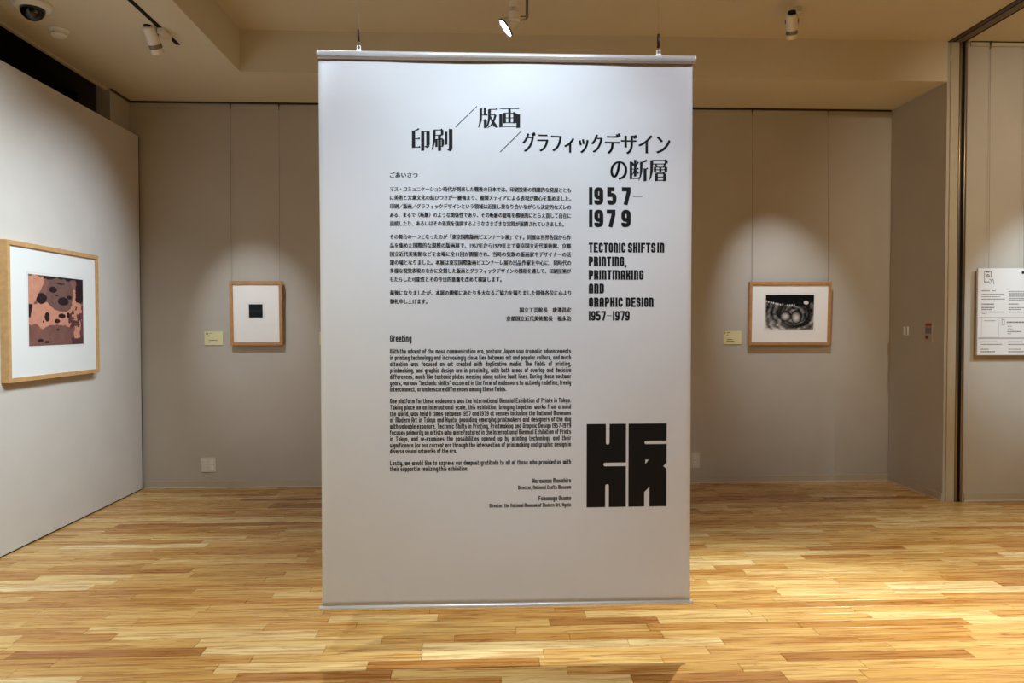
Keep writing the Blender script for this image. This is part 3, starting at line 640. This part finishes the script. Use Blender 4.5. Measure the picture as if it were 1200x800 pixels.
# ---------------------------------------------------------------- framed prints
def fbm(shape, seed, base=4, octv=4):
    r = np.random.RandomState(seed); h, w_ = shape; out = np.zeros(shape); amp = 1; tot = 0
    for o in range(octv):
        g = base * 2 ** o; G = r.rand(g + 2, g + 2); ys = np.linspace(0, g, h); xs = np.linspace(0, g, w_)
        yi, xi = ys.astype(int), xs.astype(int); fy, fx = (ys - yi)[:, None], (xs - xi)[None]; fy = fy * fy * (3 - 2 * fy); fx = fx * fx * (3 - 2 * fx)
        a = G[np.ix_(yi, xi)]; b = G[np.ix_(yi, xi + 1)]; c = G[np.ix_(yi + 1, xi)]; d = G[np.ix_(yi + 1, xi + 1)]
        out += amp * ((a * (1 - fx) + b * fx) * (1 - fy) + (c * (1 - fx) + d * fx) * fy); tot += amp; amp *= 0.55
    return out / tot
def art_black(h, w_):
    img = np.ones((h, w_, 3)) * np.array([30, 33, 36]); v = np.linspace(0, 1, h)[:, None]; u = np.linspace(0, 1, w_)[None]
    img += 9 * np.exp(-((v - .5) / .12) ** 2)[..., None] * np.ones((1, w_, 1)); img += (fbm((h, w_), 3, 8, 3)[..., None] - .5) * 12
    return img
def art_pink(h, w_):
    v = np.linspace(0, 1, h)[:, None] * np.ones((1, w_)); u = np.linspace(0, 1, w_)[None] * np.ones((h, 1))
    n = fbm((h, w_), 11, 6, 5) - .5; n2 = fbm((h, w_), 12, 10, 4) - .5; n3 = fbm((h, w_), 13, 20, 3) - .5
    pink = np.array([196, 138, 116.]); brown = np.array([112, 84, 78.]); dark = np.array([46, 30, 34.]); mid = np.array([126, 86, 78.])
    img = np.ones((h, w_, 3)) * mid + n[..., None] * 40
    def paint(mask, c, k=18): img[mask] = (c + n3[..., None] * k)[mask]
    uu, vv = u + n * .14, v + n2 * .14
    paint((vv > .38) & (vv < .73), pink); paint((u < .29) & (vv > .01) & (u < .30 - v * .5 + n * .06) & (v < .5), pink)
    paint((uu > .80) & (uu < .94) & (v > .17) & (v < .93), pink)
    paint((((u - .56) / .27) ** 2 + ((v - .24) / .27) ** 2 + n * .6) < 1, brown)
    paint((((u - .48) / .34) ** 2 + ((v - .96) / .27) ** 2 + n * .5) < 1, np.array([120, 84, 78.]))
    paint((uu > .88) & (vv < .36), dark); paint((uu < .03) & (vv > .40) & (vv < .62), dark); paint((vv < .04) & (u > .25), dark)
    paint((((u - .22) / .09) ** 2 + ((v - .33) / .075) ** 2 + n2 * 1.5) < 1, dark)
    paint((u > .70) & (u < .97) & (n2 + n3 * .7 > .10) & (v > .42) & (v < .9), np.array([90, 55, 55.])); paint((uu > .95) & (v > .4), np.array([110, 64, 76.]))
    paint((vv > .9) & (uu > .75), np.array([84, 54, 56.]))
    for cu, cv, ru, rv in ((.42, .19, .072, .045), (.73, .29, .05, .03), (.61, .355, .105, .062), (.31, .59, .045, .068), (.58, .575, .07, .036), (.49, .65, .052, .032),
                           (.19, .93, .05, .025), (.30, .955, .036, .02), (.57, .095, .07, .012), (.49, .27, .03, .012), (.50, .78, .03, .015), (.24, .66, .012, .016), (.70, .56, .03, .045)):
        paint((((u - cu) / ru) ** 2 + ((v - cv) / rv) ** 2) < 1, dark, 8)
    return img
def art_swirl(h, w_):
    v = np.linspace(0, 1, h)[:, None] * np.ones((1, w_)); u = np.linspace(0, 1, w_)[None] * np.ones((h, 1))
    n = fbm((h, w_), 31, 4, 4) - .5; n2 = fbm((h, w_), 32, 16, 3) - .5
    d = np.sqrt(((u - .60) / 1.0) ** 2 + ((v - .55) * .86) ** 2); st = np.sin(d * 50 + n * 9); g = 66 + 42 * st + n2 * 150
    rad = np.clip((d - .2) / .5, 0, 1); g = g * (1 - .25 * rad) + 20
    sm = lambda x: np.clip(x, 0, 1)
    g *= 1 - .85 * sm((.24 + .30 * (u - .05) * (1 - u) * 1.6 - v + n * .12) / .06)
    ridge = np.exp(-((v - (.17 + .62 * u * (1 - u * .95) - .06 * u + n * .05)) / .025) ** 2) * (u < .62); g += ridge * (90 + 160 * (np.sin(u * 130) > .3))
    ring = np.exp(-((d - .30 + n * .04) / .035) ** 2); g *= 1 - .8 * ring * (v > .25)
    low = sm((v - .55) * 3) * sm((.62 - u) * 3); g += low * 60
    for cu, cv, ru, rv, br in ((.42, .61, .105, .13, 205), (.645, .63, .10, .17, 205)):
        e = ((u - cu) / ru) ** 2 + ((v - cv) / rv) ** 2; g = np.where(e < 1.35, 25, g); k = sm(1 - ((u - cu + .01) / ru) ** 2 - ((v - cv - .02) / rv) ** 2); g = np.where(e < 1.1, 45 + (br - 45) * k ** .8 + n2 * 60, g)
    e = ((u - .84) / .045) ** 2 + ((v - .22) / .05) ** 2; g = np.where(e < 4, g * .25, g); g = np.where(e + n2 * 2 < 1, 215, g)
    edge = sm((.04 - u) / .04) * (v > .5) + sm((u - .93) / .07) * (v > .6) + sm((v - .93) / .07); g += 80 * sm(edge)
    g = np.clip(g, 10, 230); return np.stack([g, g * .97, g * .95], -1)
def framed(name, label, W, H, fw, depth, img_fn, iw, ih, idz, mats, thing_loc, rot, tilt=0.0, idx=0.0, glue=0.004):
    """local axes: x right, z up, front face towards -y, back on y = 0, centre at the origin"""
    t = thing('framed_print', label, 'picture', thing_loc, 'framed prints on the gallery walls'); t.rotation_euler = (tilt, 0, rot)
    w2, h2 = W / 2, H / 2
    for k, (a, b) in enumerate((((-w2, -h2), (-w2 + fw, h2)), ((w2 - fw, -h2), (w2, h2)), ((-w2 + fw, -h2), (w2 - fw, -h2 + fw)), ((-w2 + fw, h2 - fw), (w2 - fw, h2)))):
        boxobj('frame_rail', (a[0], -depth, a[1]), (b[0], 0, b[1]), mats, t, 0.0012)
    boxobj('mat_board', (-w2 + fw, -depth + 0.012, -h2 + fw), (w2 - fw, -0.004, h2 - fw), M['paper_cool'] if img_fn is art_pink else M['paper'], t)
    yb = -depth + 0.012
    bm = bmesh.new()
    ox = 0.010
    for (a, b) in (((-iw / 2 - ox, ih / 2 + ox), (iw / 2 + ox, ih / 2 + ox + .0015)), ((-iw / 2 - ox, -ih / 2 - ox), (iw / 2 + ox, -ih / 2 - ox + .0012)), ((-iw / 2 - ox, -ih / 2 - ox), (-iw / 2 - ox + .0012, ih / 2 + ox)), ((iw / 2 + ox, -ih / 2 - ox), (iw / 2 + ox + .0012, ih / 2 + ox))):
        box(bm, (a[0] + idx, yb - .0008, a[1] + idz), (b[0] + idx, yb, b[1] + idz))
    obj('window_edge', bm, M['plate_line'], t)
    n_w, n_h = 170, int(170 * ih / iw); img = np.clip(img_fn(n_h, n_w), 0, 255) / 255; lin = np.where(img <= .04045, img / 12.92, ((img + .055) / 1.055) ** 2.4)
    vs = [(-iw / 2 + iw * i / n_w + idx, yb - .0012, ih / 2 - ih * j / n_h + idz) for j in range(n_h + 1) for i in range(n_w + 1)]
    fs = [(j * (n_w + 1) + i, (j + 1) * (n_w + 1) + i, (j + 1) * (n_w + 1) + i + 1, j * (n_w + 1) + i + 1) for j in range(n_h) for i in range(n_w)]
    me = bpy.data.meshes.new('print'); me.from_pydata(vs, [], fs); me.update()
    ca = me.color_attributes.new('print', 'FLOAT_COLOR', 'CORNER')
    arr = np.ones((n_h * n_w, 4, 4)); arr[:, :, :3] = lin.reshape(-1, 1, 3); ca.data.foreach_set('color', arr.ravel())
    link('art_print', me, PM, t)
    return t
PM = print_mat('printed_paper')
# left wall, facing +x : rotate so local -y looks to +x
a = onX(8, 280, XP + .045); b = onX(117, 436, XP + .045)
cy_, cz_ = (a.y + b.y) / 2, (a.z + b.z) / 2; W_, H_ = b.y - a.y, a.z - b.z
p0, p1 = onX(33, 320, XP + .035), onX(98, 402, XP + .035)
framed('f', 'large oak-framed square pink and brown print on the white left wall', W_, H_, 0.026, 0.045, art_pink, p1.y - p0.y, 0.425, 0.012, M['oak'], (XP + .0005, cy_, cz_), PI / 2, 0, (p0.y + p1.y) / 2 - cy_)
def back_frame(label, u0, v0, u1, v1, iu0, iv0, iu1, iv1, fn, m, fw):
    YF_ = DB - 0.055
    a, b = onY(u0, v0, YF_), onY(u1, v1, YF_); ia, ib = onY(iu0, iv0, YF_), onY(iu1, iv1, YF_)
    cx, cz = (a.x + b.x) / 2, (a.z + b.z) / 2
    framed('f', label, b.x - a.x, a.z - b.z, fw, 0.036, fn, ib.x - ia.x, ia.z - ib.z, (ia.z + ib.z) / 2 - cz, m, (cx, DB - 0.017, cz), 0, math.radians(2.0) * -1 * -1, (ia.x + ib.x) / 2 - cx)
back_frame('small upright oak-framed print with one black square, left of the banner', 268.6, 329, 330.8, 404.3, 291, 356.2, 307.3, 371.9, art_black, M['oak_mid'], 0.024)
back_frame('wide oak-framed black and white swirling print right of the banner', 878.6, 330, 973.6, 403.8, 898, 345, 954.3, 386, art_swirl, M['oak_mid'], 0.022)

# captions beside the prints
def caption(label, u0, v0, u1, v1, lines):
    y = DB - 0.004; a, b = onY(u0, v0, y), onY(u1, v1, y); t = thing('caption_card', label, 'label', ((a.x + b.x) / 2, DB, (a.z + b.z) / 2), 'cream caption cards on the back wall')
    w2, h2 = (b.x - a.x) / 2, (a.z - b.z) / 2
    boxobj('card', (-w2, -0.006, -h2), (w2, -0.0003, h2), M['card'], t)
    if lines:
        bm = bmesh.new()
        for (x0, x1, z, th) in lines: box(bm, (-w2 + x0 * 2 * w2, -0.0066, h2 - (z + th) * 2 * h2), (-w2 + x1 * 2 * w2, -0.006, h2 - z * 2 * h2))
        obj('print_lines', bm, M['ink_grey'], t)['kind'] = 'stuff'
caption('cream caption card beside the black square print', 239.6, 388.2, 261.5, 404.2, [(.07, .10, .10, .12), (.17, .20, .10, .12), (.22, .40, .12, .03), (.17, .30, .30, .05), (.23, .70, .62, .05), (.17, .38, .74, .06)])
caption('cream caption card beside the swirling black and white print', 848, 387.7, 868.8, 403.2, [(.05, .10, .07, .12), (.16, .38, .09, .06), (.16, .25, .28, .06), (.17, .50, .60, .06), (.17, .60, .73, .07)])
caption('cream caption card half hidden behind the left edge of the banner', 374.2, 388.6, 394, 403.8, [(.17, .5, .3, .05), (.17, .5, .7, .05)])

# hanging wires with hooks
def hanger(label, x, ywall, ztop, zbot, yb, hooksize=0.06):
    t = thing('picture_hanger', label, 'hanger', (x, ywall, ztop), 'hanging wires for pictures')
    bm = bmesh.new(); box(bm, (-0.0055, -0.018, -0.030), (0.0055, -0.0135, -0.002), 0.001); box(bm, (-0.003, -0.018, -hooksize), (0.003, -0.0145, -0.028), 0.0008); obj('hook', bm, M['gripper'], t)
    bm = bmesh.new(); tube(bm, (0, -0.016, -hooksize + .004), (0, yb - ywall, zbot - ztop), 0.0011, None, 6); obj('wire', bm, M['track_grey'], t)
zt = onY(300, 330, DB - .05).z
hanger('left wire above the black square print', onY(269, 125, DB).x + .012, DB, HC, zt, DB - .03); hanger('right wire above the black square print', onY(327.5, 125, DB).x, DB, HC, zt, DB - .03)
hanger('left wire above the swirling print', onY(881, 132, DB).x, DB, HC, zt, DB - .03); hanger('right wire above the swirling print', onY(970, 132, DB).x, DB, HC, zt, DB - .03)

# ---------------------------------------------------------------- information panel on the right
YI = DM - 0.03
a, b = onY(1146.2, 314.2, YI - .012), onY(1146.2, 416.0, YI - .012); PWI = 0.92; PHI = a.z - b.z
ip = thing('information_panel', 'white information panel with small text and a phone symbol, at the right edge', 'sign', (a.x, YI, b.z))
boxobj('board', (0, -0.014, 0), (PWI, 0.004, PHI), M['panelwhite'], ip, 0.0012)
for zb_ in (0.06, PHI - 0.12): boxobj('backing_batten', (0.08, 0.004, zb_), (PWI - .08, 0.0295, zb_ + 0.04), M['oak'], ip)
def pp(u, v): q = onY(u, v, YI - .014); return q.x - a.x, q.z - b.z
def bars(name, items, m, off=0.0146):
    bm = bmesh.new()
    for (u0, u1, v, th) in items:
        x0, z = pp(u0, v); x1, _ = pp(u1, v); box(bm, (x0, -off, z - th / 2), (x1, -0.014, z + th / 2))
    return obj(name, bm, m, ip)
U = lambda c: 1140 + c / 13.333
Vv = lambda c: 310 + c / 13.333
V2 = lambda c: 360 + c / 13.333
rs = random.Random(3)
def words_(u0, u1, v, th):
    out = []; u = u0
    while u < u1:
        w_ = rs.uniform(1.2, 3.6); e = min(u + w_, u1); out.append((u, e, v, th)); u = e + 0.45
    return out
it = []
for (c0, c1, cv, th) in ((135, 265, 408, .007), (305, 360, 408, .006), (135, 480, 462, .006), (135, 425, 500, .005), (135, 500, 537, .006), (160, 345, 566, .004), (135, 330, 617, .009),
                         (560, 800, 418, .005), (560, 716, 615, .007), (135, 335, 670, .008), (135, 300, 700, .007), (135, 505, 740, .007), (145, 215, 765, .004), (565, 800, 528, .006), (565, 800, 552, .005), (560, 800, 672, .006), (560, 760, 700, .006), (565, 800, 742, .006)):
    it += words_(U(c0), U(c1), Vv(cv), th)
for (c0, c1, cv, th) in ((180, 355, 210, .005), (545, 612, 297, .005), (548, 620, 336, .005), (540, 755, 378, .007), (545, 600, 412, .005), (125, 375, 537, .005), (125, 450, 578, .006), (125, 245, 654, .006), (125, 345, 692, .008),
                         (550, 785, 537, .006), (555, 800, 578, .006), (555, 755, 654, .005), (555, 800, 692, .007), (530, 800, 232, .010)):
    it += words_(U(c0), U(c1), V2(cv), th)
for k in range(5): it += words_(U(565), 1246, Vv(445 + k * 13), .0035)
# the part of the columns that runs out of the picture continues alike
bars('print_lines', it, M['ink_grey'])['kind'] = 'stuff'
bars('dividing_rule', [(U(100), 1268, V2(155), .0035), (U(415), 1182, Vv(645), .0012), (U(565), 1220, Vv(645), .0012), (U(135), U(510), Vv(645), .0012)], M['ink_pale'])
bars('dividing_rule', [(U(85), 1268, V2(482), .011)], M['ink_pale'], 0.0144)
bars('title_bar', [(U(765), 1235, Vv(125), .018)], M['ink'])
bm = bmesh.new()
x0, z1_ = pp(U(135), V2(165)); x1, z0_ = pp(U(405), V2(465))
for (p_, q_) in (((x0, z0_), (x0 + .002, z1_)), ((x1, z0_), (x1 + .002, z1_)), ((x0 + .0019, z0_), (x1 + .0001, z0_ + .0015))): box(bm, (p_[0], -.0145, p_[1]), (q_[0], -.014, q_[1]))
obj('box_outline', bm, M['ink_pale'], ip)
def flat_path(name, paths, m, t):
    bm = bmesh.new()
    for pts, closed in paths:
        V, P = thick([pp(U(x), (Vv if not isinstance(y, tuple) else (lambda q: V2(q[0])))(y)) for x, y in pts], t, closed)
        vv = [bm.verts.new((p[0], -0.0147, p[1])) for p in V]
        for f in P: bm.faces.new([vv[i] for i in f])
    return obj(name, bm, m, ip)
flat_path('phone_symbol', [([(182, 110), (285, 110), (285, 200)], False), ([(182, 110), (182, 285), (245, 285)], False), ([(182, 268), (250, 268), (262, 290)], False), ([(205, 120), (255, 120)], False),
                           ([(285, 195), (318, 235), (330, 305)], False), ([(245, 262), (270, 300)], False), ([(258, 225), (282, 240), (292, 275)], False), ([(205, 175), (235, 150), (262, 175), (235, 200)], True), ([(215, 158), (258, 195)], False)], M['ink'], 0.0035)
flat_path('phone_symbol', [([(455, (195,)), (495, (195,)), (495, (272,)), (455, (272,))], True), ([(440, (180,)), (470, (190,))], False)], M['ink_grey'], 0.003)
hanger('left wire above the information panel', onY(1159, 60, DM).x, DM, HU, pp(1158, 314)[1] + b.z, YI, 0.055)
hanger('right wire above the information panel', onY(1199.5, 60, DM).x, DM, HU, pp(1158, 314)[1] + b.z, YI, 0.055)

# ---------------------------------------------------------------- sockets, switches
def socket(label, u0, v0, u1, v1, cols):
    y = DB - .006; a, b = onY(u0, v0, y), onY(u1, v1, y); w2, h2 = (b.x - a.x) / 2, (a.z - b.z) / 2
    t = thing('wall_socket', label, 'socket', ((a.x + b.x) / 2, DB, (a.z + b.z) / 2), 'wall sockets on the back wall')
    boxobj('cover_plate', (-w2, -0.008, -h2), (w2, -0.0002, h2), M['plastic'], t, 0.0015)
    for cx, kinds in cols:
        for kz, kind in zip((h2 * .42, -h2 * .36), kinds):
            f = boxobj('socket_insert', (cx - .013, -0.0095, kz - .014), (cx + .013, -0.0075, kz + .014), M['white_metal'], t, 0.001)
            bm = bmesh.new()
            if kind == 'two':
                for sx in (-.006, .006): box(bm, (cx + sx - .0012, -0.0099, kz - .0045), (cx + sx + .0012, -0.0094, kz + .0045))
            else: tube(bm, (cx, -.0099, kz), (cx, -.0094, kz), .003, None, 12)
            obj('slot', bm, M['black'], f)
socket('double-width ivory wall socket low on the back wall left of the banner', 236, 536, 253, 553, [(-.026, ('two', 'two')), (.026, ('one', 'one'))])
socket('single ivory wall socket low beside the right edge of the banner', 810.2, 530.7, 820.1, 548, [(0, ('two', 'two'))])
def on_return(label, name, cat, u0, v0, u1, v1):
    a, b = onX(u0, v0, XR), onX(u1, v1, XR); t = thing(name, label, cat, (XR, (a.y + b.y) / 2, (a.z + b.z) / 2)); return t, abs(a.y - b.y) / 2, (a.z - b.z) / 2
t, hw, hh = on_return('small white sensor box with a dark slit on the right-hand return wall', 'wall_sensor', 'sensor', 1060.6, 382.5, 1068.0, 392.5)
boxobj('case', (-0.016, -hw * .25, -hh), (-0.0003, hw, hh), M['white_metal'], t, 0.002); boxobj('slit', (-0.0166, -hw * .17, -hh * .85), (-0.0159, hw * .0, hh * .9), M['black'], t)
t, hw, hh = on_return('grey call plate with red strip and dark red button on the return wall', 'call_plate', 'switch', 1084.8, 378.2, 1093.4, 400)
boxobj('plate', (-0.008, -hw, -hh), (-0.0003, hw, hh), M['call_grey'], t, 0.001); boxobj('red_strip', (-0.0086, -hw * .85, hh * .62), (-0.008, hw * .8, hh * .94), M['red'], t)
boxobj('notice', (-0.0086, -hw * .8, -hh * .15), (-0.008, hw * .8, hh * .52), M['ink_grey'], t)
bm = bmesh.new(); tube(bm, (-0.008, hw * .3, -hh * .55), (-0.016, hw * .3, -hh * .55), .014, .013, 20); obj('button', bm, M['redbutton'], t)

# ---------------------------------------------------------------- ceiling devices
q = onZ(69, 34, HC)
t = thing('smoke_detector', 'round ivory smoke detector on the lower ceiling at the top left', 'smoke detector', (q.x, q.y, HC))
bm = bmesh.new(); lathe(bm, [(0.056, 0), (0.056, -0.010), (0.048, -0.016), (0.046, -0.022)], 28); obj('mount', bm, M['white_metal'], t, False)
bm = bmesh.new(); lathe(bm, [(0.043, -0.022), (0.043, -0.038), (0.034, -0.047), (0.012, -0.049)], 28); obj('sensor_head', bm, M['white_metal'], t, False)
bm = bmesh.new(); tube(bm, (-.006, -.044, -.030), (-.006, -.0475, -.030), .003, None, 8); obj('indicator_light', bm, M['redbutton'], t)
q = onZ(38, 4, HC)
t = thing('dome_camera', 'white ceiling camera with a black dome in the top left corner', 'camera', (q.x, q.y, HC))
bm = bmesh.new(); lathe(bm, [(0.098, 0), (0.098, -0.014), (0.088, -0.026), (0.070, -0.032)], 32); obj('base_ring', bm, M['white_metal'], t)
bm = bmesh.new(); R_ = 0.062; lathe(bm, [(R_, -0.032)] + [(R_ * math.cos(a), -0.034 - R_ * .95 * math.sin(a)) for a in [k * PI / 2 / 8 for k in range(1, 8)]] + [(0.004, -0.034 - R_ * .95)], 32); obj('dome', bm, M['dark_dome'], t, True)

def track_spot(label, pivot, target, zc, box_at, power, deg, color, size=1.0, style='cylinder', lit=0.0):
    """track spotlight: adapter box on the ceiling track, bracket arm, lamp body aimed at the target"""
    pivot, target = Vector(pivot), Vector(target); d = (target - pivot).normalized(); loc = Vector((pivot.x, pivot.y, zc))
    t = thing('track_spotlight', label, 'spotlight', loc, 'spotlights on the ceiling tracks')
    rot = d.to_track_quat('Z', 'Y').to_matrix().to_4x4(); A = Matrix.Translation(pivot - loc) @ rot; s = size
    bx = Vector(box_at) - loc
    ad = boxobj('track_adapter', (bx.x - .018, bx.y - .07, bx.z - .035), (bx.x + .018, bx.y + .05, -0.0005), M['white_metal'], t, 0.003)
    bm = bmesh.new(); tube(bm, bx + Vector((0, 0, -.03)), (bx.x, bx.y, pivot.z - zc + .045), .009, None, 12); obj('stem', bm, M['grey_metal'], t, True)
    side = d.cross(Vector((0, 0, 1))).normalized(); base = pivot - loc; top = Vector((bx.x, bx.y, pivot.z - zc + .045))
    bm = bmesh.new()
    for sg in (-1, 1): polytube(bm, [top, top + side * .02 * sg, base + side * (0.041 * s) * sg + Vector((0, 0, .02)), base + side * (0.041 * s) * sg], 0.0035)
    obj('yoke', bm, M['grey_metal'], t, True)
    if style == 'cylinder':
        bm = bmesh.new(); lathe(bm, [(0.016 * s, -0.062 * s), (0.034 * s, -0.056 * s), (0.037 * s, -0.05 * s), (0.037 * s, 0.045 * s)], 28, A); obj('lamp_body', bm, M['white_metal'], t, False)
        bm = bmesh.new(); lathe(bm, [(0.024 * s, -0.078 * s), (0.026 * s, -0.060 * s)], 20, A); obj('heat_sink', bm, M['black'], t)
        bm = bmesh.new(); lathe(bm, [(0.0375 * s, 0.045 * s), (0.0375 * s, 0.070 * s)], 28, A); obj('collar', bm, M['grey_metal'], t)
        bm = bmesh.new(); prof = [(0.0365 * s, 0.070 * s), (0.0365 * s, 0.100 * s), (0.034 * s, 0.100 * s), (0.030 * s, 0.074 * s)]; lathe(bm, prof, 28, A); obj('hood', bm, M['hood'], t)
        bm = bmesh.new(); lathe(bm, [(0.026 * s, 0.0745 * s), (0.026 * s, 0.0755 * s)], 20, A); obj('lens', bm, M['lens'], t)
        lp = pivot + d * 0.125 * s
    else:
        bm = bmesh.new(); lathe(bm, [(0.02 * s, -0.045 * s), (0.034 * s, -0.03 * s), (0.060 * s, 0.045 * s), (0.062 * s, 0.052 * s), (0.058 * s, 0.052 * s), (0.05 * s, 0.03 * s)], 32, A); obj('reflector', bm, M['alu'], t, True)
        bm = bmesh.new(); lathe(bm, [(0.0625 * s, 0.046 * s), (0.0635 * s, 0.056 * s), (0.0595 * s, 0.056 * s), (0.0585 * s, 0.048 * s)], 32, A); obj('rim', bm, M['rail_dark'], t)
        bm = bmesh.new(); lathe(bm, [(0.056 * s, 0.047 * s), (0.056 * s, 0.0485 * s)], 28, A); obj('lens', bm, M['lens'], t)
        bm = bmesh.new(); tube(bm, base + Vector((0.012, -0.045, -0.004)), base + Vector((0.012, -0.045, 0.042)), .034, None, 28); obj('ballast_housing', bm, M['white_metal'], t)
        bm = bmesh.new(); tube(bm, base + Vector((0.004, -0.045, 0.072)), (base.x + 0.004, base.y - 0.045, -0.0005), .025, None, 20); tube(bm, base + Vector((0.006, -0.045, 0.040)), base + Vector((0.006, -0.045, 0.074)), .008, None, 12); obj('canopy', bm, M['white_metal'], t)
        lp = pivot + d * 0.08 * s
    lamp('spot_lamp', lp, target, power, deg, 1.0, color, 0.02)
    return t
s1 = onY(178, 42, 4.45); track_spot('white cylinder spotlight on the left ceiling track aimed at the black square print', s1, (-1.78, DB, 1.25), HC, (-1.90, 4.50, HC), 112, 34, COOL, 1.0)
s3 = onY(928, 27, 4.60); track_spot('white cylinder spotlight at the top right aimed at the swirling print', s3, (2.50, DB, 1.35), HU, (s3.x + .07, 4.72, HU), 135, 38, COOL, 0.95)
s2 = onY(600, 27, 4.30); track_spot('bright tilted reflector spotlight above the middle of the banner', s2, (-2.4, 4.2, 1.0), HU, (s2.x + .09, 4.33, HU), 22, 70, COOL, 0.95, 'cone')
